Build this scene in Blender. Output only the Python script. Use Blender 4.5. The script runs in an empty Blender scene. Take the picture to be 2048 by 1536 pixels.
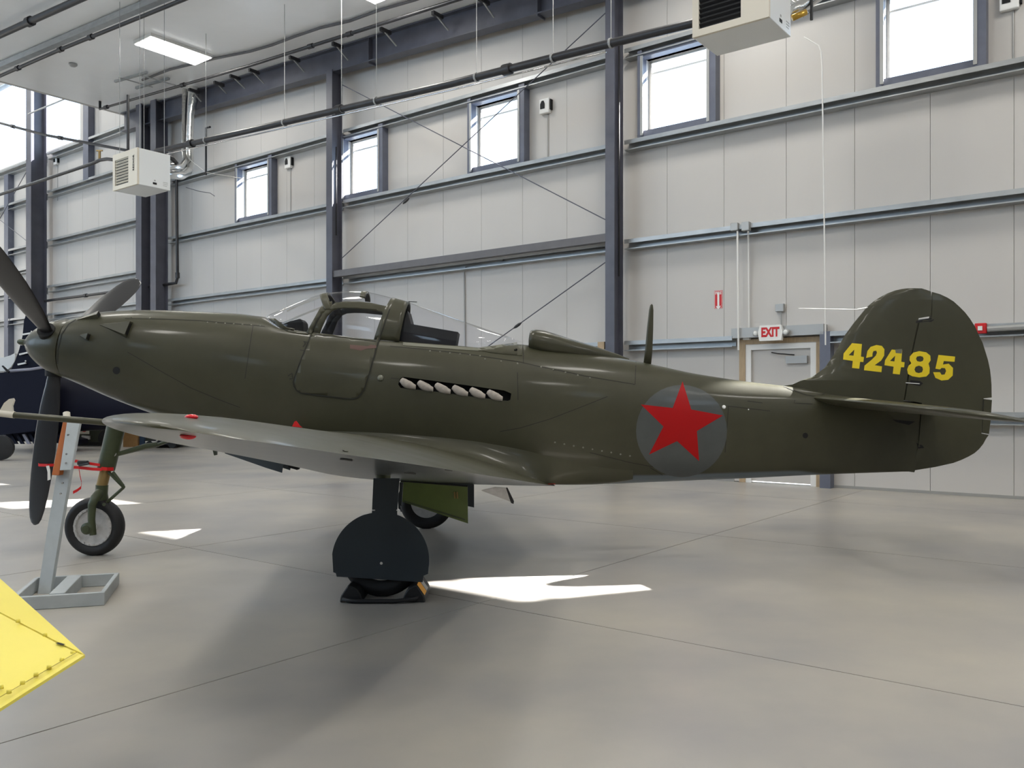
import bpy, bmesh, math, random
import numpy as np
from mathutils import Vector, Matrix
from mathutils.bvhtree import BVHTree
from mathutils.geometry import tessellate_polygon

random.seed(7)
sc = bpy.context.scene
COL = sc.collection
PI = math.pi

# ------------------------------------------------------------------ camera, world, sun, exposure
H, F, HZ = 1.63, 1715.0, 797.0          # eye height, focal length in px, horizon row (2048x1536 frame)
YC, PPM = 8.93, 1715.0/8.93             # distance of the aircraft's centre plane
cam_d = bpy.data.cameras.new('camera'); cam = bpy.data.objects.new('camera', cam_d); COL.objects.link(cam)
cam.location = (0, 0, H); cam.rotation_euler = (PI/2, 0, 0)
cam_d.sensor_width = 36.0; cam_d.lens = 36.0*F/2048.0; cam_d.shift_y = (HZ-768.0)/2048.0
cam_d.clip_start = 0.05; cam_d.clip_end = 300
sc.camera = cam
sc.view_settings.view_transform = 'Standard'; sc.view_settings.look = 'None'
sc.view_settings.gamma = 1.0; sc.view_settings.use_curve_mapping = False
sc.view_settings.exposure = 0.0
sc.cycles.use_denoising = True
sc.cycles.max_bounces = 10; sc.cycles.diffuse_bounces = 5; sc.cycles.glossy_bounces = 4
sc.cycles.transparent_max_bounces = 12; sc.cycles.sample_clamp_indirect = 6.0
w = bpy.data.worlds.new('sky'); sc.world = w; w.use_nodes = True
bg = w.node_tree.nodes['Background']; bg.inputs[0].default_value = (0.60, 0.79, 1.0, 1); bg.inputs[1].default_value = 4.6
sun_d = bpy.data.lights.new('sun', 'SUN'); sun = bpy.data.objects.new('sun', sun_d); COL.objects.link(sun)
SD = Vector((-0.926, -0.378, -0.703)).normalized()
sun.rotation_euler = SD.to_track_quat('-Z', 'Y').to_euler(); sun.location = (20, 20, 25)
sun_d.energy = 60.0; sun_d.angle = 0.009; sun_d.color = (1.0, 0.96, 0.9)

# ------------------------------------------------------------------ geometry of the hall
D1 = Vector((-0.7906, 0.6124, 0)); D2 = Vector((0.6124, 0.7906, 0)); W0 = Vector((8.264, 13.84, 0))
def P(px, py, Y): return Vector(((px-1024)*Y/F, Y, H+(HZ-py)*Y/F))
def WP(s, v, z): return W0 + D1*s - D2*v + Vector((0, 0, z))
def s_of(px, v=0.0):
    k = (px-1024)/F; o = W0 - D2*v
    return (o.x-k*o.y)/(k*D1.y-D1.x)
def WPX(px, py, v):
    s = s_of(px, v); o = W0 - D2*v + D1*s
    return Vector((o.x, o.y, H+(HZ-py)*o.y/F))
def zw(px, py, v=0.0): return WPX(px, py, v).z
MW = Matrix(((D1.x, -D2.x, 0, W0.x), (D1.y, -D2.y, 0, W0.y), (0, 0, 1, 0), (0, 0, 0, 1)))  # local x=s, y=v
_a = WPX(500, 160, .35); _b = WPX(900, 40, .35)
_sa, _sb = s_of(500, .35), s_of(900, .35)
RS = (_a.z-_b.z)/(_sa-_sb)
def zceil(s): return _b.z + RS*(s-_sb) + 0.12
def CPX(px, py, drop=0.0):      # point under the ceiling seen at this place
    d = Vector(((px-1024)/F, 1, (HZ-py)/F)); z = 11.5
    for i in range(20):
        t = (z-H)/d.z; p = Vector((0, 0, H))+d*t; s = (p-W0).dot(D1); z = zceil(s)-drop
    t = (z-H)/d.z; return Vector((0, 0, H))+d*t

# ------------------------------------------------------------------ helpers
WM = {}
def link(name, me, mat=None, parent=None):
    o = bpy.data.objects.new(name, me); COL.objects.link(o)
    if mat is not None:
        for m in (mat if isinstance(mat, (list, tuple)) else [mat]): me.materials.append(m)
    if parent is not None:
        o.parent = parent; o.matrix_parent_inverse = WM[parent.name].inverted() if parent.name in WM else Matrix.Identity(4)
        WM[o.name] = Matrix.Identity(4)
    return o
def empty(name, loc=(0, 0, 0), parent=None):
    o = bpy.data.objects.new(name, None); COL.objects.link(o); o.location = loc; o.empty_display_size = .1
    WM[o.name] = Matrix.Translation(Vector(loc))
    return o
def tag(o, label=None, cat=None, group=None, kind=None):
    if label: o['label'] = label
    if cat: o['category'] = cat
    if group: o['group'] = group
    if kind: o['kind'] = kind
    return o
def thing(name, label, cat, loc=(0, 0, 0), group=None): return tag(empty(name, loc), label, cat, group)
def fin(name, bm, mat, parent=None, smooth=False, mtx=None, ang=None):
    if mtx is not None: bm.transform(mtx)
    bmesh.ops.recalc_face_normals(bm, faces=bm.faces)
    me = bpy.data.meshes.new(name); bm.to_mesh(me); bm.free()
    if smooth:
        for p in me.polygons: p.use_smooth = True
        if ang is not None:
            me.set_sharp_from_angle(angle=math.radians(ang))
    return link(name, me, mat, parent)
def box(bm, a, b, mi=0):
    x0, y0, z0 = a; x1, y1, z1 = b
    v = [bm.verts.new(c) for c in ((x0,y0,z0),(x1,y0,z0),(x1,y1,z0),(x0,y1,z0),(x0,y0,z1),(x1,y0,z1),(x1,y1,z1),(x0,y1,z1))]
    for q in ((3,2,1,0),(4,5,6,7),(0,1,5,4),(1,2,6,5),(2,3,7,6),(3,0,4,7)):
        f = bm.faces.new([v[i] for i in q]); f.material_index = mi
    return v
def bevel(bm, w, seg=2):
    bmesh.ops.bevel(bm, geom=list(bm.edges), offset=w, segments=seg, affect='EDGES', profile=.5)
def prism(bm, pts, d, mi=0):      # polygon of 3D points swept along d
    a = [bm.verts.new(p) for p in pts]; b = [bm.verts.new(Vector(p)+Vector(d)) for p in pts]; n = len(pts)
    fs = [bm.faces.new(a), bm.faces.new(b[::-1])]
    for i in range(n): fs.append(bm.faces.new((a[i], b[i], b[(i+1) % n], a[(i+1) % n])))
    for f in fs: f.material_index = mi
def tube(bm, pts, r, n=10, cap=True, mi=0, round_end=False):
    pts = [Vector(p) for p in pts]; rs = r if isinstance(r, (list, tuple)) else [r]*len(pts)
    rings = []; prev = None
    for i, p in enumerate(pts):
        if i == 0: t = pts[1]-p
        elif i == len(pts)-1: t = p-pts[i-1]
        else: t = (pts[i+1]-p).normalized()+(p-pts[i-1]).normalized()
        t.normalize()
        if prev is None:
            u = t.orthogonal().normalized()
        else:
            u = (prev-t*prev.dot(t)).normalized()
        prev = u; v = t.cross(u)
        rings.append([bm.verts.new(p+(u*math.cos(2*PI*k/n)+v*math.sin(2*PI*k/n))*rs[i]) for k in range(n)])
    for a, b in zip(rings, rings[1:]):
        for k in range(n):
            f = bm.faces.new((a[k], a[(k+1) % n], b[(k+1) % n], b[k])); f.material_index = mi
    if cap:
        f = bm.faces.new(rings[0][::-1]); f.material_index = mi
        f = bm.faces.new(rings[-1]); f.material_index = mi
def loft(bm, rings, closed=True, cap=True, mi=0):
    R = [[bm.verts.new(p) for p in r] for r in rings]; n = len(R[0])
    for a, b in zip(R, R[1:]):
        for k in range(n if closed else n-1):
            f = bm.faces.new((a[k], a[(k+1) % n], b[(k+1) % n], b[k])); f.material_index = mi
    if cap and closed:
        bm.faces.new(R[0][::-1]).material_index = mi; bm.faces.new(R[-1]).material_index = mi
    return R
def lathe(bm, prof, c, axis, n=32, mi=0, cap=True):    # prof: list of (along, radius)
    axis = Vector(axis).normalized(); u = axis.orthogonal().normalized(); v = axis.cross(u); c = Vector(c)
    rings = [[c+axis*a+(u*math.cos(2*PI*k/n)+v*math.sin(2*PI*k/n))*max(r, 1e-4) for k in range(n)] for a, r in prof]
    loft(bm, rings, mi=mi, cap=cap)
def rectangles(s0, s1, z0, z1, holes):       # wall area minus holes
    cuts = sorted({s0, s1, *[min(max(h[0], s0), s1) for h in holes], *[min(max(h[1], s0), s1) for h in holes]})
    out = []
    for a, b in zip(cuts, cuts[1:]):
        if b-a < 1e-4: continue
        m = (a+b)/2; z = z0
        for h in sorted([h for h in holes if h[0] < m < h[1]], key=lambda h: h[2]):
            if h[2] > z: out.append((a, b, z, min(h[2], z1)))
            z = max(z, h[3])
        if z < z1: out.append((a, b, z, z1))
    return out
def pchip(xs, ys):
    xs = np.array(xs, float); ys = np.array(ys, float); h = np.diff(xs); d = np.diff(ys)/h
    m = np.zeros(len(xs)); m[0] = d[0]; m[-1] = d[-1]
    for i in range(1, len(xs)-1):
        if d[i-1]*d[i] > 0:
            w1 = 2*h[i]+h[i-1]; w2 = h[i]+2*h[i-1]; m[i] = (w1+w2)/(w1/d[i-1]+w2/d[i])
    def f(x):
        x = min(max(x, xs[0]), xs[-1]); i = int(min(max(np.searchsorted(xs, x)-1, 0), len(xs)-2))
        t = (x-xs[i])/h[i]; t2 = t*t; t3 = t2*t
        return float((2*t3-3*t2+1)*ys[i]+(t3-2*t2+t)*h[i]*m[i]+(-2*t3+3*t2)*ys[i+1]+(t3-t2)*h[i]*m[i+1])
    return f

# ------------------------------------------------------------------ materials
def mat(name, col, rough=.5, metal=0, coat=0, coat_r=.1, spec=.5, noise=0, nscale=4, bump=0, bscale=20, emis=None, es=0, trans=0, ior=1.45, stretch=None, rn=0, dark2=None):
    m = bpy.data.materials.new(name); m.use_nodes = True; nt = m.node_tree; b = nt.nodes['Principled BSDF']
    b.inputs['Base Color'].default_value = (*col, 1); b.inputs['Roughness'].default_value = rough
    b.inputs['Metallic'].default_value = metal; b.inputs['Coat Weight'].default_value = coat
    b.inputs['Coat Roughness'].default_value = coat_r; b.inputs['Specular IOR Level'].default_value = spec
    b.inputs['IOR'].default_value = ior; b.inputs['Transmission Weight'].default_value = trans
    if emis: b.inputs['Emission Color'].default_value = (*emis, 1); b.inputs['Emission Strength'].default_value = es
    if noise or bump or rn:
        g = nt.nodes.new('ShaderNodeNewGeometry'); mp = nt.nodes.new('ShaderNodeMapping')
        nt.links.new(g.outputs['Position'], mp.inputs['Vector'])
        if stretch: mp.inputs['Scale'].default_value = stretch
    if noise or rn:
        n = nt.nodes.new('ShaderNodeTexNoise'); n.inputs['Scale'].default_value = nscale; n.inputs['Detail'].default_value = 6; n.inputs['Roughness'].default_value = .6
        nt.links.new(mp.outputs[0], n.inputs['Vector'])
        if noise:
            r = nt.nodes.new('ShaderNodeValToRGB'); nt.links.new(n.outputs['Fac'], r.inputs['Fac'])
            c2 = dark2 or tuple(c*(1-noise) for c in col); c3 = tuple(min(1, c*(1+noise)) for c in col)
            r.color_ramp.elements[0].position = .32; r.color_ramp.elements[1].position = .68
            r.color_ramp.elements[0].color = (*c2, 1); r.color_ramp.elements[1].color = (*c3, 1)
            nt.links.new(r.outputs['Color'], b.inputs['Base Color'])
        if rn:
            mr = nt.nodes.new('ShaderNodeMapRange'); mr.inputs['To Min'].default_value = rough-rn; mr.inputs['To Max'].default_value = rough+rn
            nt.links.new(n.outputs['Fac'], mr.inputs['Value']); nt.links.new(mr.outputs[0], b.inputs['Roughness'])
    if bump:
        n2 = nt.nodes.new('ShaderNodeTexNoise'); n2.inputs['Scale'].default_value = bscale; n2.inputs['Detail'].default_value = 3
        nt.links.new(mp.outputs[0], n2.inputs['Vector'])
        bp = nt.nodes.new('ShaderNodeBump'); bp.inputs['Strength'].default_value = 1; bp.inputs['Distance'].default_value = bump
        nt.links.new(n2.outputs['Fac'], bp.inputs['Height']); nt.links.new(bp.outputs[0], b.inputs['Normal'])
    return m
OLIVE = (0.052, 0.050, 0.030)
M = dict(
 olive=mat('olive paint', OLIVE, .40, coat=.14, coat_r=.1, spec=.3, noise=.13, nscale=1.6, bump=.004, bscale=2.3, rn=.08),
 belly=mat('blue grey underside paint', (.068, .074, .072), .32, coat=.25, coat_r=.2, noise=.08, nscale=2, bump=.003, bscale=3),
 black=mat('matt black', (.004, .004, .004), .7),
 inner=mat('interior black paint', (.008, .008, .010), .55),
 slate=mat('slate gear door paint', (.028, .037, .044), .5, noise=.1, nscale=2),
 green=mat('green chromate paint', (.085, .115, .028), .42, noise=.12, nscale=4),
 legg=mat('dark green strut paint', (.045, .055, .025), .4, noise=.15, nscale=8),
 rubber=mat('tyre rubber', (.012, .012, .013), .6, bump=.001, bscale=60),
 alu=mat('cast aluminium', (.50, .49, .48), .42, metal=.15, noise=.15, nscale=14),
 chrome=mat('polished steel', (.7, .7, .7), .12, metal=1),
 red=mat('red paint', (.36, .002, .003), .45, spec=.3),
 starg=mat('dark grey roundel patch', (.062, .068, .066), .38, coat=.2, noise=.08),
 yell=mat('yellow number paint', (.80, .60, .015), .5),
 propb=mat('black propeller paint', (.010, .010, .012), .30, coat=.5, coat_r=.22),
 exh=mat('heat bleached exhaust metal', (.36, .32, .28), .6, noise=.15, nscale=25),
 seam=mat('panel seam shadow gap', (.018, .018, .013), .8),
 rivet=mat('worn rivet paint', (.16, .16, .12), .4),
 wpanel=mat('grey white wall panel', (.535, .51, .48), .45, noise=.02, nscale=.6, bump=.0012, bscale=1.2, stretch=(1, 1, .2)),
 dwall=mat('dark front wall', (.20, .20, .205), .6),
 joint=mat('panel joint', (.30, .295, .28), .7),
 ceil=mat('white ceiling liner', (.90, .90, .89), .28, noise=.03, nscale=.4, bump=.035, bscale=.55),
 steel=mat('dark grey steel primer', (.085, .087, .11), .40, noise=.15, nscale=2),
 strut=mat('grey brown steel strut', (.125, .12, .125), .5, noise=.08),
 galv=mat('galvanised steel girt', (.38, .39, .39), .36, metal=.45, noise=.12, nscale=3, stretch=(1, 1, 3)),
 galvd=mat('galvanised steel duct', (.75, .75, .73), .22, metal=1, bump=.01, bscale=9),
 pipe=mat('black iron pipe', (.025, .024, .026), .4, noise=.2, nscale=6),
 pipeg=mat('grey conduit', (.38, .38, .37), .4, metal=.3),
 frame=mat('blue grey window steel', (.12, .13, .17), .4, noise=.08),
 wht=mat('white paint', (.78, .77, .74), .4),
 cream=mat('cream heater enamel', (.70, .64, .53), .38),
 ewhite=mat('white heater enamel', (.80, .82, .82), .32),
 lamp=mat('lamp diffuser', (1, 1, 1), .5, emis=(1, .99, .97), es=9),
 wood=mat('raw wood trim', (.42, .31, .19), .6, noise=.12, nscale=5, stretch=(8, 8, 1)),
 standg=mat('pale grey painted wood', (.40, .43, .44), .5, noise=.07, nscale=5),
 orange=mat('brown orange padding', (.36, .10, .02), .6, noise=.1),
 strap=mat('red webbing', (.60, .008, .008), .6),
 yellow=mat('bright yellow enamel', (.80, .68, .11), .5, coat=.0, coat_r=.12, noise=.03, nscale=2),
 yseam=mat('yellow seam gap', (.22, .16, .01), .8),
 navy=mat('glossy navy paint', (.0025, .003, .012), .55, spec=.2),
 navyg=mat('grey navy leading edge', (.22, .22, .27), .4),
 crate=mat('tan plywood', (.36, .20, .075), .6, noise=.1),
 blue=mat('blue steel cabinet', (.05, .09, .16), .5),
 olived=mat('dark olive equipment paint', (.03, .034, .02), .5),
 sticker=mat('amber label', (.80, .36, .01), .5),
 signr=mat('red sign', (.55, .01, .012), .45),
 lens=mat('clear lamp lens', (.75, .75, .72), .1),
 navl=mat('red position lamp', (.65, .0, .01), .12, coat=.5),
 leather=mat('light cover', (.62, .58, .50), .6),
 brass=mat('brass fitting', (.3, .2, .08), .4, metal=.6),
 rust=mat('faded red stencil', (.10, .050, .040), .6),
 gold=mat('amber flexible connector', (.55, .33, .05), .3, metal=.5),
)
# clear acrylic: mostly see-through, keeps its reflections
def glass_mat(name, tint, refl=.06):
    m = bpy.data.materials.new(name); m.use_nodes = True; nt = m.node_tree; nt.nodes.clear()
    o = nt.nodes.new('ShaderNodeOutputMaterial'); mix = nt.nodes.new('ShaderNodeMixShader')
    t = nt.nodes.new('ShaderNodeBsdfTransparent'); g = nt.nodes.new('ShaderNodeBsdfGlossy'); lw = nt.nodes.new('ShaderNodeLayerWeight'); lw.inputs[0].default_value = .5
    pw = nt.nodes.new('ShaderNodeMath'); pw.operation = 'POWER'; pw.inputs[1].default_value = 4.5; ma = nt.nodes.new('ShaderNodeMath'); ma.operation = 'MULTIPLY_ADD'; ma.inputs[1].default_value = .9; ma.inputs[2].default_value = .04
    t.inputs[0].default_value = (*tint, 1); g.inputs['Roughness'].default_value = refl
    L = nt.links.new; L(lw.outputs['Facing'], pw.inputs[0]); L(pw.outputs[0], ma.inputs[0]); L(ma.outputs[0], mix.inputs[0])
    L(t.outputs[0], mix.inputs[1]); L(g.outputs[0], mix.inputs[2]); L(mix.outputs[0], o.inputs[0])
    return m
M['acryl'] = glass_mat('clear acrylic canopy', (.955, .955, .97), .05)
M['wglass'] = glass_mat('window glass', (.97, .98, 1.0), .02)

# polished concrete
def concrete():
    m = bpy.data.materials.new('polished concrete'); m.use_nodes = True; nt = m.node_tree; b = nt.nodes['Principled BSDF']; L = nt.links.new
    g = nt.nodes.new('ShaderNodeNewGeometry')
    def noise(sc_, det, rough=.6, st=None):
        n = nt.nodes.new('ShaderNodeTexNoise'); n.inputs['Scale'].default_value = sc_; n.inputs['Detail'].default_value = det; n.inputs['Roughness'].default_value = rough
        mp = nt.nodes.new('ShaderNodeMapping'); L(g.outputs['Position'], mp.inputs['Vector'])
        if st: mp.inputs['Scale'].default_value = st
        L(mp.outputs[0], n.inputs['Vector']); return n
    a = noise(.45, 5, .55); r = nt.nodes.new('ShaderNodeValToRGB'); L(a.outputs['Fac'], r.inputs['Fac'])
    e = r.color_ramp.elements; e[0].position = .25; e[0].color = (.24, .235, .24, 1); e[1].position = .75; e[1].color = (.48, .44, .37, 1)
    c = noise(3, 3, .5); r2 = nt.nodes.new('ShaderNodeValToRGB'); L(c.outputs['Fac'], r2.inputs['Fac'])
    e = r2.color_ramp.elements; e[0].position = .25; e[0].color = (.97, .97, .97, 1); e[1].position = .75; e[1].color = (1.02, 1.02, 1.02, 1)
    mx = nt.nodes.new('ShaderNodeMix'); mx.data_type = 'RGBA'; mx.blend_type = 'MULTIPLY'; mx.inputs[0].default_value = 1
    L(r.outputs[0], b.inputs['Base Color'])
    d = noise(.8, 2); mr = nt.nodes.new('ShaderNodeMapRange'); mr.inputs['To Min'].default_value = .285; mr.inputs['To Max'].default_value = .38
    L(d.outputs['Fac'], mr.inputs['Value']); L(mr.outputs[0], b.inputs['Roughness'])
    b.inputs['Specular IOR Level'].default_value = .5
    bp = nt.nodes.new('ShaderNodeBump'); bp.inputs['Distance'].default_value = .0006; L(a.outputs['Fac'], bp.inputs['Height'])
    return m
M['floor'] = concrete()

# ================================================================== THE HALL
GA = zw(2048, 148.2)            # underside of the girt under the windows
SB, S1, S2 = -14.0, 27.6, 52.0  # ends of the near and the far hall
VB = 30.0
# ---- windows of the long wall
win = []
def wspec(pxl, pxr, pyt_l, pyb_l): return (s_of(pxr), s_of(pxl))
WZ0, WZ1 = GA+.37, zw(1293, 120)
wpx = [(485, 548), (697, 768), (952, 1048), (1293, 1425), (1770, 1955)]
wins = [(s_of(b), s_of(a)) for a, b in wpx]
step = (wins[0][0]-wins[4][0])/4
for k in (1, 2, 3): wins.append((wins[4][0]-step*k, wins[4][1]-step*k))
CZ0, CZ1 = zw(100, 301), zw(0, 172)
cler = (s_of(160), 50.0, CZ0, CZ1)
DS0, DS1, DZ = s_of(1622), s_of(1503), zw(1508, 700)
holes = [(a, b, WZ0, WZ1) for a, b in wins] + [cler, (DS0-.06, DS1+.06, 0, DZ+.05)]
ZN, ZF = zceil(S1)+.3, 17.2

bm = bmesh.new()
for a, b, z0, z1 in rectangles(SB, S1, 0, 13.2, holes) + rectangles(S1, S2, 0, ZF, holes): box(bm, (a, -.30, z0), (b, -.045, z1))
wall = fin('wall_back', bm, M['joint'], mtx=MW); tag(wall, kind='structure'); WM['wall_back'] = Matrix.Identity(4)
k0 = s_of(2028); kk = math.floor((SB-k0)/1.25)
s = k0+kk*1.25
while s < S2:
    a, b = max(s, SB), min(s+1.25, S2)
    if a > -6.5 and b-a > .05:
        bm = bmesh.new(); top = 13.2 if a < S1 else ZF
        for ra in rectangles(a+.0035, b-.0035, .0 if not (a < DS1+.6 and b > DS0-.6) else 0, top, holes):
            box(bm, (ra[0], -.045, max(ra[2], .012)), (ra[1], 0, ra[3]))
        fin('wall_panel', bm, M['wpanel'], wall, mtx=MW)
    s += 1.25
bm = bmesh.new(); box(bm, (SB, -.045, .0), (-6.5, 0, 13.2)); fin('wall_panel', bm, M['wpanel'], wall, mtx=MW)
# floor with saw-cut joints: slabs
jS = [-5.9, -1.72, 2.45, 6.6, 10.8, 15.0, 19.2, 23.4, 27.6, 36, 44, 52]
jS = [SB-1, -9.9]+jS
_q = (P(1200, 1252, F*H/(1252-HZ))-W0).dot(-D2)
jV = [-.3]+[_q-4.3*2, _q-4.3, _q, _q+4.3, _q+8.6, _q+12.9, VB+1]
bm = bmesh.new(); box(bm, (SB-1, -.3, -.3), (S2, VB+1, -.012))
floor = fin('floor', bm, M['joint'], mtx=MW); tag(floor, kind='structure'); WM['floor'] = Matrix.Identity(4)
for a, b in zip(jS, jS[1:]):
    for c, d in zip(jV, jV[1:]):
        bm = bmesh.new(); box(bm, (a+.006, c+.006, -.012), (b-.006, d-.006, 0)); fin('floor_slab', bm, M['floor'], floor, mtx=MW)
# ceiling of the near hall and of the far, taller hall
bm = bmesh.new()
prism(bm, [(SB, 0, zceil(SB)), (S1, 0, zceil(S1)), (S1, 0, zceil(S1)+.25), (SB, 0, zceil(SB)+.25)], (0, VB, 0))
ceiling = fin('ceiling', bm, M['ceil'], mtx=MW); tag(ceiling, kind='structure'); WM['ceiling'] = Matrix.Identity(4)
bm = bmesh.new(); box(bm, (S1, 0, ZF), (S2, VB, ZF+.2)); c2 = fin('ceiling_far', bm, M['ceil'], mtx=MW); tag(c2, kind='structure')
c2.name = 'ceiling.001'
bm = bmesh.new(); box(bm, (S1-.02, 0, zceil(S1)), (S1+.16, VB, ZF)); tag(fin('wall_bulkhead', bm, M['wpanel'], mtx=MW), kind='structure')
bm = bmesh.new()
for r in rectangles(SB, S2, 0, 13.2, [(a, b, 6.9, 8.9) for a, b in [(q, q+1.6) for q in np.arange(SB+2, 7, 4.9)]]+[(10, 26, 5.5, 10.8)]+[(S1+1, S2-2, 5, 13)]): box(bm, (r[0], VB, r[2]), (r[1], VB+.2, r[3]))
box(bm, (S1, VB, 13.2), (S2, VB+.2, ZF)); tag(fin('wall_front', bm, M['dwall'], mtx=MW), kind='structure')
bm = bmesh.new()
for r in rectangles(0, VB, 0, 13.2, [(3, 4.6, 6.9, 8.9), (9, 10.6, 6.9, 8.9), (15, 16.6, 6.9, 8.9), (21, 22.6, 6.9, 8.9)]): box(bm, (SB-.2, r[0], r[2]), (SB, r[1], r[3]))
tag(fin('wall_right', bm, M['dwall'], mtx=MW), kind='structure')
bm = bmesh.new(); box(bm, (S2, 0, 0), (S2+.2, VB, ZF)); tag(fin('wall_left', bm, M['wpanel'], mtx=MW), kind='structure')
bm = bmesh.new()
for a, b in ((-6.5, DS0-.35), (DS1+.35, 27.0)): box(bm, (a, .0, 0), (b, .012, .05))
tag(fin('baseboard_back', bm, M['joint'], mtx=MW), kind='structure')

# ---- windows
def window(n, a, b):
    e = tag(empty('window_%d' % n, WP((a+b)/2, 0, WZ0)), kind='structure'); z0, z1 = WZ0, WZ1
    bm = bmesh.new()
    t = .05
    for q in ((a, a+t, z0, z1), (b-t, b, z0, z1), (a, b, z0, z0+t), (a, b, z1-t, z1)): box(bm, (q[0], -.22, q[2]), (q[1], -.13, q[3]))
    box(bm, (a, -.20, z1-.28), (b, -.15, z1-.24))
    fin('window_frame', bm, M['wht'], e, mtx=MW)
    bm = bmesh.new(); box(bm, (a+t, -.18, z0+t), (b-t, -.172, z1-t)); fin('window_pane', bm, M['wglass'], e, mtx=MW)
    for x0, x1 in ((a-.16, a), (b, b+.10)):
        bm = bmesh.new(); box(bm, (x0, 0, GA+.2), (x1, .21, z1+.14)); fin('window_jamb', bm, M['frame'], e, mtx=MW)
    bm = bmesh.new(); box(bm, (a, -.2, GA+.2), (b, .12, WZ0)); fin('window_sill', bm, M['frame'], e, mtx=MW)
    bm = bmesh.new(); box(bm, (a, -.1, z1), (b, .19, z1+.10)); fin('window_head', bm, M['frame'], e, mtx=MW)
    for x0 in (a-.03, b-.03):
        bm = bmesh.new(); box(bm, (x0, .205, GA+.25), (x0+.06, .225, z1+.02)); fin('jamb_trim', bm, M['pipeg'], e, mtx=MW)
for i, (a, b) in enumerate(wins[:6]): window(i+1, a, b)
e = tag(empty('window_7', WP(40, 0, CZ0)), kind='structure')
bm = bmesh.new(); box(bm, (cler[0], -.18, CZ0), (cler[1], -.17, CZ1)); fin('window_pane', bm, M['wglass'], e, mtx=MW)
for s0, s1_ in ((cler[0]-.02, cler[0]+.1), (44, 44.15)):
    bm = bmesh.new(); box(bm, (s0, -.25, CZ0), (s1_, -.1, CZ1)); fin('mullion', bm, M['wht'], e, mtx=MW)

# ---- girts
def girt(s0, s1_, z, w_=.23, h=.21, label=None, g=None, m='galv'):
    bm = bmesh.new()
    pr = [(0, 0), (w_, 0), (w_, .02), (.03, .02), (.03, h-.02), (w_-.015, h-.02), (w_-.015, h-.085), (w_+.005, h-.085), (w_+.005, h), (0, h)]
    prism(bm, [(s0, a, z+b) for a, b in pr], (s1_-s0, 0, 0))
    o = fin('wall_girt', bm, M[m], mtx=MW); tag(o, label, 'girt', g); return o
sc1, sc2, sc3 = s_of(1228, .45), s_of(668, .45), s_of(320, .45)
GB = zw(2048, 407.4); GT = zw(1401, 81); GC = zw(1960, 676); GD = zw(2020, 850)
gz = [('lowest', GD), ('door-height', GC), ('middle', GB), ('window-sill', GA), ('window-head', GT-.05)]
bays = [('right of the nearest steel column', -6.4, sc1-.12), ('between the two free-standing wall columns', sc1+.12, sc2-.12), ('between the left heater columns and the next column', sc2+.12, sc3-.1)]
for nm, z in gz:
    for bn, a, b in bays:
        if z in (GD, GC) and bn.startswith('right'):
            girt(a, DS0-.42, z, label='%s galvanised wall girt right of the exit door' % nm)
            girt(DS1+.3, b, z, label='%s galvanised wall girt left of the exit door' % nm)
        else:
            girt(a, b, z, label='%s galvanised wall girt %s' % (nm, bn))
za = lambda r: H+r*(GA-H)
for nm, r in (('lowest', .60), ('second', .814), ('third', 1.167), ('fourth', 1.54), ('clerestory-sill', 1.83)):
    girt(S1-.9, s_of(75, .5)-.25, za(r), h=.26, label='%s girt of far bay beyond the paired columns' % nm, m='galv')
    girt(s_of(75, .5)+.25, 50, za(r), h=.26, label='%s girt left of the big far column' % nm)
girt(s_of(60, .3), 50, za(1.0), h=.2, label='extra intermediate girt at the left edge of the far wall')

# ---- columns
def ibeam(name, s_, v0, v1, wd, z0, z1, m, label, flange=.025, group=None):
    t = thing(name, label, 'column', WP(s_, (v0+v1)/2, 0), group)
    for a, b in ((v0, v0+flange), (v1-flange, v1)):
        bm = bmesh.new(); box(bm, (s_-wd/2, a, z0), (s_+wd/2, b, z1)); fin('flange', bm, m, t, mtx=MW)
    bm = bmesh.new(); box(bm, (s_-.012, v0+flange, z0), (s_+.012, v1-flange, z1)); fin('web', bm, m, t, mtx=MW)
    bm = bmesh.new(); box(bm, (s_-wd/2-.06, v0-.04, 0), (s_+wd/2+.06, v1+.04, .025)); fin('base_plate', bm, m, t, mtx=MW)
    return t
zr = lambda s_: zceil(s_)-.12-.55
c1 = ibeam('steel_column', sc1, .26, .62, .22, 0, zr(sc1)+.02, M['steel'], 'nearest dark grey steel wall column, in front of the wall right of centre')
c2_ = ibeam('steel_column', sc2, .26, .62, .24, 0, zr(sc2)+.02, M['steel'], 'dark grey steel wall column behind the cockpit canopy')
ibeam('steel_column', sc3, .26, .70, .34, 0, zceil(S1)-.05, M['steel'], 'right one of the paired dark columns behind the left heater')
ibeam('steel_column', s_of(291, .45), .26, .70, .36, 0, zceil(S1)+2, M['steel'], 'left one of the paired dark columns behind the left heater')
ibeam('steel_column', s_of(76, .5), .26, .86, .45, 0, ZF, M['steel'], 'big dark blue steel column of the far hall at the left edge')
ibeam('steel_column', -1.75, .26, .62, .22, 0, zr(-1.75), M['steel'], 'steel wall column outside the right edge of the view')
for sx, zz, lb in ((s_of(168, .3), (9.9, 15.6), 'light blue window post right of the far clerestory'), (s_of(9, .3), (2.5, za(1.83)), 'light blue post at the left edge below the clerestory')):
    bm = bmesh.new(); box(bm, (sx-.2, 0, zz[0]), (sx+.2, .24, zz[1])); o = fin('window_post', bm, M['frame'], mtx=MW); tag(o, lb, 'post')
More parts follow.
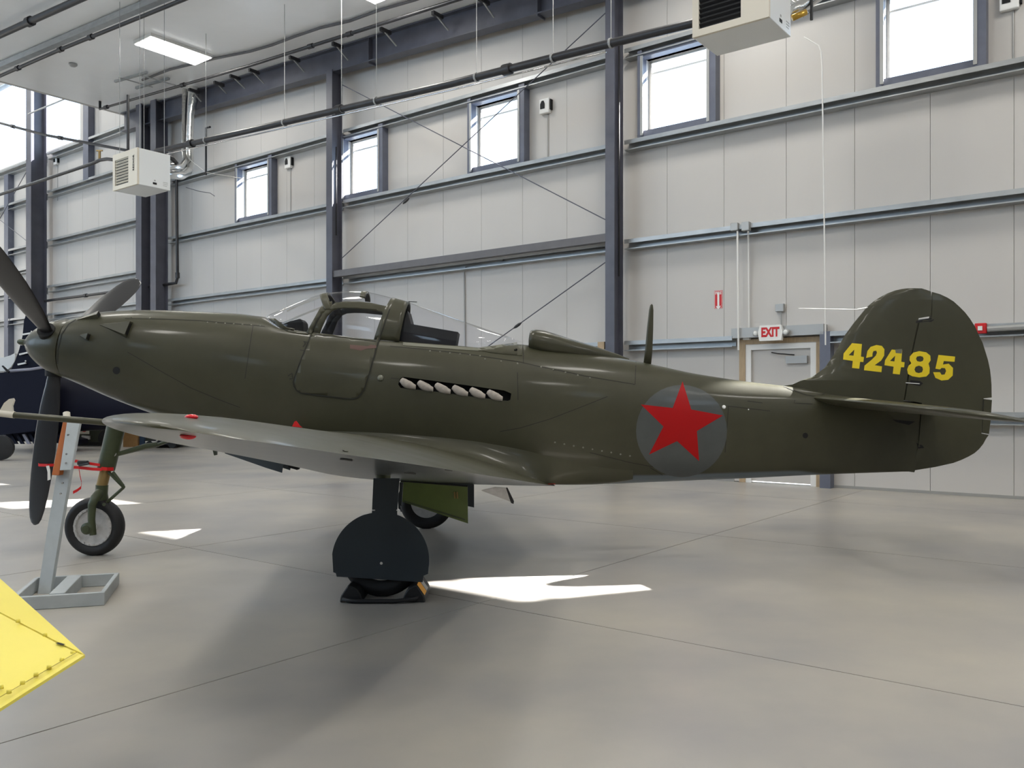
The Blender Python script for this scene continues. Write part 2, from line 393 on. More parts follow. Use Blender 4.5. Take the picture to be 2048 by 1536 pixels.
# conduits strapped to the columns
for sx, ln, lb in ((sc1-.15, (GB-.6, GA+2.2), 'thin black conduit strapped to the nearest steel column'), (sc2-.15, (GA-.8, GA+1.6), 'thin conduit strapped to the column behind the canopy')):
    bm = bmesh.new(); tube(bm, [WP(sx, .5, ln[0]), WP(sx, .5, ln[1])], .02, 8); tag(fin('column_conduit', bm, M['pipe'], smooth=True), lb, 'conduit')
# rafter along the top of the wall
t = thing('roof_rafter', 'dark sloping steel rafter along the top of the long wall', 'beam', WP(10, .4, zr(10)))
for off, hh, v0, v1 in ((0, .03, .25, .55), (.62, .03, .25, .55), (.03, .59, .39, .41)):
    bm = bmesh.new(); a, b = -7, S1-.1
    prism(bm, [(a, v0, zr(a)+off), (b, v0, zr(b)+off), (b, v0, zr(b)+off+hh), (a, v0, zr(a)+off+hh)], (0, v1-v0, 0))
    fin('flange' if hh < .1 else 'web', bm, M['steel'], t, mtx=MW)
for px in (745, 1082):
    s_ = s_of(px, .4); bm = bmesh.new(); box(bm, (s_-.01, .25, zr(s_)-.05), (s_+.01, .55, zr(s_)+.62)); fin('stiffener', bm, M['steel'], t, mtx=MW)
# flange braces
ORD = ['leftmost', 'second from the left', 'third from the left', 'fourth from the left', 'fifth from the left', 'sixth from the left', 'seventh from the left', 'eighth from the left', 'rightmost']
for i, (x0, y0, x1, y1) in enumerate([(385, 182, 402, 203), (435, 168, 453, 187), (467, 155, 490, 177), (505, 143, 528, 167), (586, 118, 609, 144), (672, 91, 696, 120), (768, 62, 793, 92), (872, 30, 897, 61), (965, 2, 988, 35)]):
    p0 = WPX(x0, y0, .98); p1 = WPX(x1, y1, .55); bx = thing('flange_brace', ORD[i]+' short galvanised brace from ceiling to rafter', 'brace', p0, 'braces between ceiling and rafter')
    bm = bmesh.new(); tube(bm, [p0, p1], .022, 4); fin('brace_bar', bm, M['pipeg'], bx)
    bm = bmesh.new(); q = p0+Vector((0, 0, .05)); s_ = (q-W0).dot(D1); v_ = (q-W0).dot(-D2)
    box(bm, (s_-.04, v_-.22, p0.z-.03), (s_+.04, v_+.12, p0.z+.06)); fin('purlin_clip', bm, M['pipe'], bx, mtx=MW)
# strut beam and cross rods of the braced bay
a, b = WPX(684, 541, .5), WPX(1211, 468, .5); zz0 = (a.z+b.z)/2
bm = bmesh.new(); box(bm, (sc1+.1, .42, zz0-.17), (sc2-.1, .58, zz0)); tag(fin('strut_beam', bm, M['strut'], mtx=MW), 'grey brown horizontal steel strut between the two wall columns', 'beam')
def rod(pp, v, r, lb, m='steel', turn=None):
    t = thing('brace_rod', lb, 'rod', WPX(*pp[0], v)); bm = bmesh.new(); tube(bm, [WPX(x, y, v) for x, y in pp], r, 6); fin('rod', bm, M[m], t)
    if turn:
        p = WPX(*turn, v); d = (WPX(*pp[1], v)-WPX(*pp[0], v)).normalized(); bm = bmesh.new(); tube(bm, [p-d*.12, p-d*.05, p+d*.05, p+d*.12], [.015, .035, .035, .015], 8); fin('turnbuckle', bm, M['pipe'], t)
rod([(682, 518), (1213, 24)], .45, .012, 'diagonal brace rod rising right across the windows between the columns', turn=(812, 402))
rod([(685, 170), (1212, 440)], .40, .012, 'diagonal brace rod falling right across the windows between the columns')
rod([(680, 905), (1213, 523)], .45, .012, 'diagonal brace rod ending behind the tail of the canopy glass', turn=(1035, 651))
rod([(55, 340), (0, 437)], .6, .015, 'diagonal rod left of the big far column'); rod([(40, 560), (15, 655)], .6, .012, 'short diagonal rod above the navy aircraft')
rod([(0, 440), (60, 487)], .6, .012, 'thin crossing rod left of the big far column')

# ---- ceiling services
def pipe_thing(name, pts, r, m, label, cat='pipe', n=10, couplings=(), group=None):
    t = thing(name, label, cat, pts[0], group); bm = bmesh.new(); tube(bm, pts, r, n); fin('pipe_run', bm, M[m], t, smooth=True, ang=40)
    for c in couplings:
        i = int(c); f = c-i; p = pts[i].lerp(pts[i+1], f); d = (pts[i+1]-pts[i]).normalized()
        bm = bmesh.new(); tube(bm, [p-d*.09, p+d*.09], r*1.45, n); fin('coupling', bm, M['pipe'], t, smooth=True, ang=40)
    return t
P1 = [WPX(200, 192, 1.6), WPX(200, 218, 1.6), WPX(500, 131, 1.6), WPX(900, 4, 1.6), WPX(1060, -46, 1.6)]
pipe_thing('sprinkler_pipe', P1, .045, 'pipe', 'upper black sprinkler pipe running under the ceiling edge', couplings=(1.05, 1.6, 2.55, 2.35))
P2 = [WPX(312, 303, 3.0), WPX(500, 261, 3.0), WPX(900, 168, 3.0), WPX(1212, 89, 3.0), WPX(1400, 43, 3.0), WPX(1560, 4, 3.0)]
pipe_thing('radiant_tube', P2, .075, 'pipe', 'long thick black tube crossing in front of the wall columns', couplings=(.4, 1.5, 2.4))
bm = bmesh.new(); tube(bm, [p-Vector((0, 0, .13)) for p in P2[:4]], .018, 6); tag(fin('conduit_run', bm, M['chrome'], smooth=True), 'thin shiny conduit slung under the long black tube', 'conduit')
def on_p2(px):
    for a, b in zip(P2, P2[1:]):
        xa, xb = 1024+F*a.x/a.y, 1024+F*b.x/b.y
        if xa <= px <= xb:
            f_ = (px-xa)/(xb-xa); ya, yb = HZ-(a.z-H)*F/a.y, HZ-(b.z-H)*F/b.y
            return WPX(px, ya+(yb-ya)*f_, 3.0)
for hi, px in enumerate((412, 569, 683, 753, 953, 1106, 1222)):
    p = on_p2(px); t = thing('hanger_rod', (ORD[:6]+['rightmost'])[hi]+' thin hanger rod holding the long black tube', 'rod', p, 'hangers of the long black tube')
    bm = bmesh.new(); tube(bm, [p+Vector((0, 0, .08)), Vector((p.x, p.y, zceil((p-W0).dot(D1))+.02))], .008, 5); fin('rod', bm, M['pipeg'], t)
    bm = bmesh.new(); tube(bm, [p-D1*.02, p+D1*.02], .092, 12); fin('hanger_ring', bm, M['pipeg'], t)
pipe_thing('crane_rail', [CPX(-60, 97, .35), CPX(0, 70, .35), CPX(160, -2, .35), CPX(260, -46, .35)], .085, 'pipe', 'thick black tube in the top left corner under the ceiling', couplings=(1.4,))
t = thing('ceiling_rail', 'long grey galvanised rail under the ceiling beside the black pipe', 'rail', CPX(0, 140, .2))
bm = bmesh.new(); a, b = CPX(-80, 172, .2), CPX(345, -6, .2); dd = (b-a).cross(Vector((0, 0, 1))).normalized()*.09; prism(bm, [a-dd, a+dd, a+dd+Vector((0, 0, .16)), a-dd+Vector((0, 0, .16))], b-a); fin('rail', bm, M['galv'], t)
pipe_thing('sprinkler_pipe', [CPX(-60, 180, .4), CPX(0, 152, .4), CPX(128, 96, .4), CPX(370, -2, .4), CPX(460, -40, .4)], .05, 'pipe', 'black sprinkler pipe below the grey rail at top left', couplings=(1.95, 2.25, 1.3))
pipe_thing('ceiling_cable', [CPX(285, 160, .05), CPX(340, 139, .05), CPX(430, 117, .05), CPX(500, 103, .05), CPX(545, 90, .05), CPX(590, 73, .05), CPX(640, 56, .05), CPX(700, 42, .05), CPX(760, 20, .05), CPX(830, 0, .05), CPX(950, -42, .05)], .035, 'strut', 'wavy grey seam cable lying along the ceiling liner', 'cable')
for pp, lb in ((((230, 163), (294, 145)), 'left channel strut bolted under the ceiling above the heater'), (((272, 176), (338, 157)), 'right channel strut bolted under the ceiling above the heater')):
    bm = bmesh.new(); tube(bm, [CPX(*pp[0], .12), CPX(*pp[1], .12)], .05, 4); tag(fin('channel_strut', bm, M['galv']), lb, 'strut')
for pp, lb in ((((238, 155), (305, 174)), 'left thin cross bar of the heater hangers'), (((276, 149), (352, 171)), 'right thin cross bar of the heater hangers')):
    bm = bmesh.new(); tube(bm, [CPX(*pp[0], .2), CPX(*pp[1], .2)], .02, 6); tag(fin('cross_bar', bm, M['pipeg']), lb, 'bar')
p = CPX(146, 127, 0); t = thing('smoke_detector', 'small grey detector dome on the ceiling at upper left', 'detector', p)
bm = bmesh.new(); lathe(bm, [(0, .12), (.05, .12), (.09, .07), (.1, .02)], p, (0, 0, -1), 20); fin('detector_body', bm, M['pipeg'], t, smooth=True)
# fixtures: the visible one and its unseen neighbours in the same grid
q0, q1, q2, q3 = CPX(275, 88, .1), CPX(297, 72, .1), CPX(420, 115, .1), CPX(393, 128, .1)
cx = (q0+q1+q2+q3)/4; cs, cv = (cx-W0).dot(D1), (cx-W0).dot(-D2)
lv = ((q1-q2).length+(q0-q3).length)/2; ls = ((q0-q1).length+(q2-q3).length)/2
def fixture(s_, v_, first=False):
    z = zceil(s_); t = thing('ceiling_light', 'bright rectangular white ceiling light panel' if first else 'ceiling light panel of the same grid outside the view', 'ceiling light', WP(s_, v_, z), None if first else 'ceiling lights outside the view')
    bm = bmesh.new(); box(bm, (s_-ls/2-.03, v_-lv/2-.03, z-.11), (s_+ls/2+.03, v_+lv/2+.03, z-.02)); fin('light_housing', bm, M['wht'], t, mtx=MW)
    bm = bmesh.new(); box(bm, (s_-ls/2, v_-lv/2, z-.13), (s_+ls/2, v_+lv/2, z-.111)); fin('light_diffuser', bm, M['lamp'], t, mtx=MW)
fixture(cs, cv, True)
LIGHTS = [(cs, cv)]
for i in range(5):
    for j in range(3):
        s_, v_ = cs-i*7.5, cv+j*8.5
        if i == 0 and j == 0: continue
        if s_ > SB+1 and v_ < VB-1: fixture(s_, v_); LIGHTS.append((s_, v_))
LIGHTS += [(32, 5), (32, 13), (40, 5), (40, 13), (47, 8)]  # added unseen fill lamps without fixtures, to brighten the far hall
for s_, v_ in LIGHTS:
    ld = bpy.data.lights.new('fixture_and_fill_light', 'AREA'); ld.shape = 'RECTANGLE'; ld.size = ls; ld.size_y = lv; ld.energy = 330 if s_ > S1 else (125 if v_ < cv+1 else 185)*(1.12 if s_ < 6 else .9); ld.color = (1, .96, .88)
    lo = bpy.data.objects.new('fixture_and_fill_light', ld); COL.objects.link(lo); lo.location = WP(s_, v_, zceil(s_)-.14 if s_ < S1 else ZF-.1)
    lo.rotation_euler = (0, 0, math.atan2(D1.y, D1.x))
# ---- left-side pipes
pipe_thing('drop_pipe', [WPX(256, 318, 3.6), WPX(256, 190, 3.6)], .04, 'pipe', 'vertical black pipe rising behind the left heater')
pipe_thing('sprinkler_pipe', [WPX(-60, 231, 4.5), WPX(0, 246, 4.5), WPX(90, 270, 4.5), WPX(255, 301, 4.0)], .04, 'pipe', 'dark pipe crossing the bright clerestory toward the left heater', couplings=(1.3, 2.2))
pipe_thing('gas_pipe', [WPX(-60, 404, 4.8), WPX(0, 389, 4.8), WPX(185, 327, 4.8), WPX(200, 320, 4.8), WPX(214, 318, 4.8), WPX(230, 320, 4.8)], .045, 'pipe', 'black gas pipe entering the left heater from the left')
p = WPX(199, 310, 4.8); bm = bmesh.new(); tube(bm, [p-Vector((0, 0, .1)), p+Vector((0, 0, .1))], .035, 8); box(bm, p-Vector((.08, .02, -.1)), p+Vector((.08, .02, .13))); tag(fin('gas_valve', bm, M['brass']), 'small brass valve on the gas pipe by the heater', 'valve')
pipe_thing('riser_pipe', [WPX(353, 352, .32), WPX(354, 470, .32), WPX(355, 555, .32), WPX(352, 566, .32), WPX(338, 568, .32), WPX(232, 583, .32), WPX(90, 602, .32)], .05, 'pipe', 'black riser pipe right of the paired columns bending left low down', couplings=(1.95, 5.4))
pipe_thing('drop_pipe', [WPX(412, 350, 2.4), WPX(412, 256, 2.4), WPX(420, 254, 2.4)], .03, 'pipe', 'thin black drop pipe right of the heater flue')
pipe_thing('thin_wire', [WPX(378, 318, 2.4), WPX(412, 345, 2.4), WPX(484, 357, 2.4)], .01, 'pipeg', 'thin pale wire slung right from the heater flue', 'wire', n=5)
pipe_thing('ceiling_pipe', [WPX(57, 228, 1.5), WPX(160, 185, 1.5)], .03, 'pipeg', 'thin pipe slanting across the bright far clerestory')

# ---- heaters
def heater(pr, sz, name, label, text=True):
    L_, Mv, Hh = 1.13, .82, .86; s_ = (pr-W0).dot(D1); v_ = (pr-W0).dot(-D2); z = pr.z
    t = thing(name, label, 'heater', pr)
    bm = bmesh.new(); box(bm, (s_, v_-Mv, z), (s_+L_, v_-.03, z+Hh)); bevel(bm, .012, 2); fin('cabinet', bm, M['ewhite'], t, mtx=MW)
    # front frame with an opening
    bm = bmesh.new(); g0, g1, gz0, gz1 = s_+.40, s_+L_-.10, z+.10, z+Hh-.14
    for q in ((s_, g0, z, z+Hh), (g1, s_+L_, z, z+Hh), (g0, g1, z, gz0), (g0, g1, gz1, z+Hh)): box(bm, (q[0], v_-.03, q[2]), (q[1], v_+.02, q[3]))
    fin('front_panel', bm, M['cream'], t, mtx=MW)
    bm = bmesh.new(); box(bm, (g0, v_-.028, gz0), (g1, v_-.024, gz1)); fin('grille_back', bm, M['black'], t, mtx=MW)
    n = 9
    for k in range(n):
        zz = gz0+(k+.6)*(gz1-gz0)/n; bm = bmesh.new()
        prism(bm, [(g0, v_-.02, zz), (g0, v_+.012, zz+.028), (g0, v_+.012, zz+.033), (g0, v_-.02, zz+.006)], (g1-g0, 0, 0)); fin('louvre', bm, M['cream'] if text else M['inner'], t, mtx=MW)
    # small printed plates on the right flank
    for (a, b, c, d, m) in ((.34, .44, .07, .12, 'black'), (.37, .41, .15, .18, 'pipeg'), (.60, .72, .16, .17, 'pipeg'), (.60, .72, .12, .13, 'pipeg'), (.60, .70, .08, .09, 'pipeg')):
        bm = bmesh.new(); box(bm, (s_-.003, v_-.03-b, z+c), (s_, v_-.03-a, z+d)); fin('printed_plate', bm, M[m], t, mtx=MW)
    if text:
        cu = bpy.data.curves.new('maker_lettering', 'FONT'); cu.body = 'REZNOR'; cu.size = .085; cu.extrude = .001; cu.offset = .003; cu.align_x = 'CENTER'; cu.align_y = 'CENTER'; cu.space_character = 1.15
        tmp = bpy.data.objects.new('tmp', cu); COL.objects.link(tmp)
        dg = bpy.context.evaluated_depsgraph_get(); me = bpy.data.meshes.new_from_object(tmp.evaluated_get(dg)); bpy.data.objects.remove(tmp)
        o = link('maker_lettering', me, M['black'], t)
        # letters read upward: text x -> up, text y -> to the left seen from the front
        X = Vector((0, 0, 1)); Y = D1; Z = -D2
        mm = Matrix(((X.x, Y.x, Z.x), (X.y, Y.y, Z.y), (X.z, Y.z, Z.z))).to_4x4(); mm.translation = WP(s_+.16, v_+.024, z+.52); me.transform(mm)
    for a, b in ((.1, .1), (L_-.1, .1), (.1, Mv-.1), (L_-.1, Mv-.1)):
        bm = bmesh.new(); tube(bm, [WP(s_+a, v_-b, z+Hh-.01), WP(s_+a, v_-b, zceil(s_)+.01)], .007, 5); fin('hanger_rod', bm, M['pipeg'], t)
    return s_, v_, z
hs, hv, hz_ = heater(P(276, 368, 20.1), 1, 'unit_heater', 'small-looking cream unit heater in front of the paired columns at left')
heater(P(1539, 34, 11.65), 1, 'unit_heater', 'large cream unit heater hanging at the top edge, right of centre', text=False)
Yd = 21.0
t = thing('flue_duct', 'shiny galvanised flue bending up behind the left heater', 'duct', P(340, 345, Yd))
bm = bmesh.new(); tube(bm, [P(325, 348, 20.9), P(362, 351, 24), P(374, 343, 26.5), P(380, 326, 27.2), P(379, 300, 27.2), P(381, 230, 27.2), P(387, 190, 27.2), P(388, 120, 27.2)], [.10, .12, .15, .12, .11, .11, .17, .17], 16); fin('duct_pipe', bm, M['galvd'], t, smooth=True)
bm = bmesh.new(); tube(bm, [P(330, 332, 21.3), P(362, 334, 24.5), P(371, 322, 27.0), P(368, 300, 27.4), P(370, 120, 27.4)], .08, 12); fin('air_pipe', bm, M['galvd'], t, smooth=True)
bm = bmesh.new(); tube(bm, [P(330, 310, Yd), P(345, 318, Yd), P(354, 328, Yd)], .05, 10); fin('flexible_hose', bm, M['pipe'], t, smooth=True)
t = thing('flue_duct', 'shiny flue elbow behind the large heater at the top edge', 'duct', P(1590, 0, 12.6))
bm = bmesh.new(); tube(bm, [P(1570, 30, 12.6), P(1600, 15, 12.6), P(1640, -10, 12.6), P(1690, -40, 12.6)], [.08, .1, .08, .08], 14); fin('duct_pipe', bm, M['galvd'], t, smooth=True)
bm = bmesh.new(); tube(bm, [P(1560, -22, 12.6), P(1590, 8, 12.6), P(1612, 30, 12.6)], .05, 12); fin('air_pipe', bm, M['galvd'], t, smooth=True)
bm = bmesh.new(); tube(bm, [P(1585, 36, 12.4), P(1612, 24, 12.4)], .045, 12); fin('gas_hose', bm, M['gold'], t, smooth=True)
pipe_thing('drop_pipe', [P(1623, 40, 12.5), P(1624, -60, 12.5)], .022, 'pipe', 'short black drop pipe right of the large heater')
pipe_thing('control_cable', [WPX(1608, 74, .9), WPX(1625, 84, .9), WPX(1637, 91, .9), WPX(1642, 102, .9), WPX(1644, 130, .9), WPX(1647, 330, .9), WPX(1650, 560, .9), WPX(1651, 690, .9)], .012, 'wht', 'thin white cable hanging down the wall right of the exit door', 'cable', n=6)
pipe_thing('control_cable', [WPX(372, 375, 1.0), WPX(400, 383, 1.0), WPX(420, 386, 1.0), WPX(429, 392, 1.0)], .012, 'strut', 'short curled grey cable end below the left heater flue', 'cable', n=6)

# ---- things on the long wall
def horn(px, py, label, v=0.0):
    p = WPX(px, py, v); s_ = (p-W0).dot(D1); t = thing('wall_horn', label, 'horn', p)
    bm = bmesh.new(); box(bm, (s_-.14, 0, p.z-.17), (s_+.14, .10, p.z+.17)); bevel(bm, .02, 2); fin('horn_housing', bm, M['wht'], t, mtx=MW)
    bm = bmesh.new(); prism(bm, [(s_-.02, .10, p.z-.06), (s_+.10, .10, p.z-.06), (s_+.10, .10, p.z+.05), (s_+.06, .10, p.z+.12), (s_+.01, .10, p.z+.12), (s_-.02, .10, p.z+.05)], (0, .012, 0)); fin('horn_mouth', bm, M['black'], t, mtx=MW)
    bm = bmesh.new(); box(bm, (s_-.175, .0, p.z-.10), (s_-.14, .08, p.z+.13)); fin('side_bracket', bm, M['black'], t, mtx=MW)
    bm = bmesh.new(); tube(bm, [WP(s_-.05, .02, p.z-.16), WP(s_-.05, .02, max(GA+.2, p.z-1.6) if p.z > GA else p.z-1)], .010, 5); fin('wire', bm, M['pipeg'], t)
horn(1093, 214, 'white box horn on the wall right of the third window')
horn(580, 326, 'white box horn on the wall right of the leftmost window'); horn(115, 322, 'small box horn below the bright far clerestory')
horn(2020, 2, 'box horn at the top right corner of the view')
# conduits and boxes
def wbox(px, py, w_, h_, d_, m, label, cat='box', name='junction_box', v=0.0):
    p = WPX(px, py, v); s_ = (p-W0).dot(D1); bm = bmesh.new(); box(bm, (s_-w_/2, v, p.z-h_/2), (s_+w_/2, v+d_, p.z+h_/2)); bevel(bm, .008, 1)
    return tag(fin(name, bm, M[m], mtx=MW), label, cat)
wbox(1472, 455, .15, .15, .10, 'pipeg', 'left one of two junction boxes on the middle girt above the door', v=.2)
wbox(1495, 454, .15, .17, .12, 'pipeg', 'right one of two junction boxes on the middle girt above the door', v=.2)
wbox(1496, 673, .14, .14, .10, 'wht', 'white junction box left of the exit sign', v=.03)
wbox(1562, 616, .16, .15, .09, 'pipeg', 'grey electrical box above the exit sign')
wbox(1005, 517, .14, .13, .08, 'pipeg', 'grey junction box above the girt between the columns', v=.05)
pipe_thing('conduit', [WPX(1475, 462, .27), WPX(1477, 700, .27)], .018, 'wht', 'left white vertical conduit left of the exit door', 'conduit', n=6)
pipe_thing('conduit', [WPX(1496, 462, .27), WPX(1497, 480, .1), WPX(1498, 668, .06)], .018, 'wht', 'right white vertical conduit ending above the exit door', 'conduit', n=6)
pipe_thing('conduit', [WPX(930, 700, .03), WPX(928, 545, .03), WPX(932, 534, .03), WPX(945, 530, .05), WPX(1000, 521, .05), WPX(1212, 497, .05)], .018, 'pipeg', 'grey conduit rising behind the canopy and turning right along the girt', 'conduit', n=6)
pipe_thing('conduit', [WPX(1562, 622, .05), WPX(1563, 655, .05)], .012, 'pipeg', 'short flexible conduit feeding the exit sign', 'conduit', n=6)
pipe_thing('conduit', [WPX(1975, 658, .30), WPX(2048, 654, .30), WPX(2200, 646, .30)], .045, 'pipeg', 'pale surface raceway right of the red alarm box', 'conduit', n=8)
# red alarm box
p = WPX(1962, 657, .24); s_ = (p-W0).dot(D1); t = thing('fire_alarm_strobe', 'red square alarm strobe at the right beside the rudder', 'alarm', p)
bm = bmesh.new(); box(bm, (s_-.085, .2, p.z-.085), (s_+.085, .29, p.z+.085)); bevel(bm, .01, 1); fin('alarm_housing', bm, M['signr'], t, mtx=MW)
bm = bmesh.new(); box(bm, (s_-.03, .29, p.z-.035), (s_+.035, .315, p.z+.035)); fin('strobe_lens', bm, M['lens'], t, mtx=MW)
# fire extinguisher arrow sign
def textmesh(body, size, mtx, mat_, parent, name, off=.0, ext=.001, sx=1.0, spc=1.0):
    cu = bpy.data.curves.new(name, 'FONT'); cu.body = body; cu.size = size; cu.extrude = ext; cu.offset = off; cu.align_x = 'CENTER'; cu.align_y = 'CENTER'; cu.space_character = spc
    tmp = bpy.data.objects.new('tmp', cu); COL.objects.link(tmp); dg = bpy.context.evaluated_depsgraph_get()
    me = bpy.data.meshes.new_from_object(tmp.evaluated_get(dg)); bpy.data.objects.remove(tmp)
    me.transform(Matrix.Diagonal((sx, 1, 1, 1))); me.transform(mtx); return link(name, me, mat_, parent)
def wallmtx(s_, v_, z):
    X = -D1; Y = Vector((0, 0, 1)); Z = -D2
    mm = Matrix(((X.x, Y.x, Z.x), (X.y, Y.y, Z.y), (X.z, Y.z, Z.z))).to_4x4(); mm.translation = WP(s_, v_, z); return mm
a, b = WPX(1437, 581, 0), WPX(1437, 617, 0); s_ = (a-W0).dot(D1); zc = (a.z+b.z)/2; hh = (a.z-b.z)/2
t = thing('fire_extinguisher_sign', 'narrow red sign with a white downward arrow on the wall', 'sign', a)
bm = bmesh.new(); box(bm, (s_-.085, 0, zc-hh), (s_+.085, .006, zc+hh)); fin('sign_plate', bm, M['signr'], t, mtx=MW)
bm = bmesh.new(); prism(bm, [(s_+.02, .006, zc+.13), (s_-.02, .006, zc+.13), (s_-.02, .006, zc-.13), (s_-.055, .006, zc-.13), (s_, .006, zc-.20), (s_+.055, .006, zc-.13), (s_+.02, .006, zc-.13)], (0, .002, 0)); fin('arrow', bm, M['wht'], t, mtx=MW)
bm = bmesh.new()
for q in ((-.078, -.072, -hh+.01, hh-.01), (.072, .078, -hh+.01, hh-.01), (-.078, .078, hh-.014, hh-.008), (-.078, .078, -hh+.008, -hh+.014)): box(bm, (s_+q[0], .006, zc+q[2]), (s_+q[1], .0075, zc+q[3]))
fin('sign_border', bm, M['wht'], t, mtx=MW)
textmesh('FIRE', .07, wallmtx(s_, .008, zc+hh-.055), M['wht'], t, 'sign_lettering', off=.002)
# exit sign
p = WPX(1552, 667, .03); s_ = (p-W0).dot(D1); z = p.z; t = thing('exit_sign', 'white EXIT sign with red letters and two lamp heads above the door', 'sign', p)
bm = bmesh.new(); pr = [(-.21, -.15), (.21, -.15), (.235, -.02), (.235, .02), (.20, .14), (-.20, .14), (-.235, .02), (-.235, -.02)]
prism(bm, [(s_+a, .24, z+b) for a, b in pr], (0, .09, 0)); fin('sign_housing', bm, M['wht'], t, mtx=MW)
textmesh('EXIT', .235, wallmtx(s_+.0, .332, z), M['signr'], t, 'sign_lettering', off=.011, sx=.72, spc=1.0)
for q in (-.29, .29):
    bm = bmesh.new(); lathe(bm, [(-.05, .03), (-.03, .055), (.02, .06), (.03, .05)], WP(s_+q, .30, z-.0), -D2, 16); fin('lamp_head', bm, M['pipeg'], t, smooth=True, ang=40)
    bm = bmesh.new(); lathe(bm, [(.028, .045), (.036, .03)], WP(s_+q, .30, z), -D2, 16); fin('lamp_lens', bm, M['lens'], t, smooth=True)
bm = bmesh.new(); box(bm, (s_-.05, 0, z-.05), (s_+.05, .24, z+.05)); fin('sign_bracket', bm, M['wht'], t, mtx=MW)
# yellow tag and box on the near column
bm = bmesh.new(); p = WPX(1205, 691, .5); s_ = (p-W0).dot(D1); box(bm, (s_-.04, .45, p.z-.08), (s_+.12, .5, p.z+.08)); tag(fin('paper_tag', bm, M['wood'], mtx=MW), 'small tan tag left of the nearest column above the fuselage', 'tag')

# ---- exit door
d = tag(empty('door_1', WP((DS0+DS1)/2, 0, 0)), kind='structure')
bm = bmesh.new(); box(bm, (DS0, -.08, .03), (DS1, -.03, DZ)); fin('door_leaf', bm, M['wpanel'], d, mtx=MW)
bm = bmesh.new(); f_ = .11
for q in ((DS0-f_, DS0, 0, DZ+f_), (DS1, DS1+f_, 0, DZ+f_), (DS0, DS1, DZ-.0, DZ+f_)): box(bm, (q[0], -.09, q[2]), (q[1], .03, q[3]))
fin('door_frame', bm, M['wht'], d, mtx=MW)
bm = bmesh.new(); g_ = .23
for q in ((DS0-g_, DS0-f_, 0, DZ+g_-.02), (DS1+f_, DS1+g_, 0, DZ+g_-.02), (DS0-f_, DS1+f_, DZ+f_, DZ+g_-.02)): box(bm, (q[0], 0, q[2]), (q[1], .05, q[3]))
fin('wood_trim', bm, M['wood'], d, mtx=MW)
bm = bmesh.new(); box(bm, (DS0+.06, -.03, DZ-.28), (DS0+.46, .05, DZ-.14)); fin('door_closer', bm, M['pipeg'], d, mtx=MW)
bm = bmesh.new(); tube(bm, [WP(DS0+.3, .03, DZ-.12), WP(DS0+.6, .08, DZ-.09), WP(DS0+.75, 0, DZ-.06)], .012, 6); fin('closer_arm', bm, M['pipe'], d)
bm = bmesh.new(); lathe(bm, [(0, .03), (.05, .015), (.06, .03), (.1, .02)], WP(DS1-.08, -.03, 1.0), -D2, 12); fin('door_handle', bm, M['chrome'], d, smooth=True)
bm = bmesh.new(); box(bm, (DS0, -.2, 0), (DS1, .0, .018)); fin('threshold', bm, M['alu'], d, mtx=MW)
bm = bmesh.new(); box(bm, (DS0-.42, 0, 0), (DS0-g_, .22, DZ+.28)); tag(fin('door_post', bm, M['frame'], mtx=MW), 'dark blue steel post right of the exit door', 'post')
bm = bmesh.new(); box(bm, (DS0-.3, .0, DZ+g_), (DS1+.32, .22, DZ+.42)); tag(fin('door_header', bm, M['pipeg'], mtx=MW), 'galvanised header beam over the exit door', 'beam')

# ================================================================== THE FIGHTER
PIT = math.radians(7.5); CP, SP = math.cos(PIT), math.sin(PIT); ZR = 1.8
def toloc(X, z): return X*CP-(z-ZR)*SP, X*SP+(z-ZR)*CP
def px2loc(px, py): return toloc((px-1024)/PPM, H+(HZ-py)/PPM)
def fromloc(x, y, z): return Vector((x*CP+z*SP, YC+y, ZR-x*SP+z*CP))
def tab(lst):
    q = sorted(px2loc(*p) for p in lst); return pchip([a for a, _ in q], [b for _, b in q])
ztop = tab([(150,638),(165,634),(180,630),(215,624),(260,621.5),(300,621),(350,622),(400,624),(450,626.5),(500,630),(533,634.5),(600,642),(700,653),(800,664),(900,674),(1000,685),(1060,691),(1150,703),(1240,716),(1300,728),(1400,749),(1500,764),(1570,772),(1650,783),(1750,795),(1845,806)])
zbot = tab([(126,753),(150,763),(180,776),(229,797.6),(284,818.5),(340,838),(400,858),(550,895),(700,922),(850,942),(1000,956),(1100,964),(1200,967.5),(1300,964),(1400,960),(1500,956),(1600,951),(1700,947),(1815,943)])
hwt = pchip([(p-1024)/PPM for p in (120,160,220,300,450,600,800,1000,1200,1400,1600,1750,1850)], [.285,.315,.355,.395,.425,.44,.44,.42,.365,.27,.165,.085,.035])
sill = tab([(533,633),(545,643),(558,653),(575,661),(614,666),(649,670),(752,682),(806,686),(911,694),(955,697),(999,691),(1034,685.5),(1046,684)])
ctop = tab([(533,634),(570,618),(605,602.5),(638,591),(655,587),(687,583.5),(706,582.5),(733,584),(772,592.5),(788,597),(821,606),(859,619),(917,639.5),(977,660),(1037,681),(1050,687)])
XS0, XS1 = px2loc(534, 640)[0], px2loc(1046, 688)[0]
def section(x, n=56):
    zt, zb, hw = ztop(x), zbot(x), hwt(x); zc = zb+.50*(zt-zb); et, eb = 2.35, 2.25; out = []
    for k in range(n):
        a = 2*PI*k/n; c, s_ = math.cos(a), math.sin(a); e = et if s_ > 0 else eb
        y = hw*math.copysign(abs(c)**(2/e), c); z = zc+(zt-zc if s_ > 0 else zc-zb)*math.copysign(abs(s_)**(2/e), s_)
        if XS0 < x < XS1: z = min(z, sill(x))
        out.append((x, y, z))
    return out
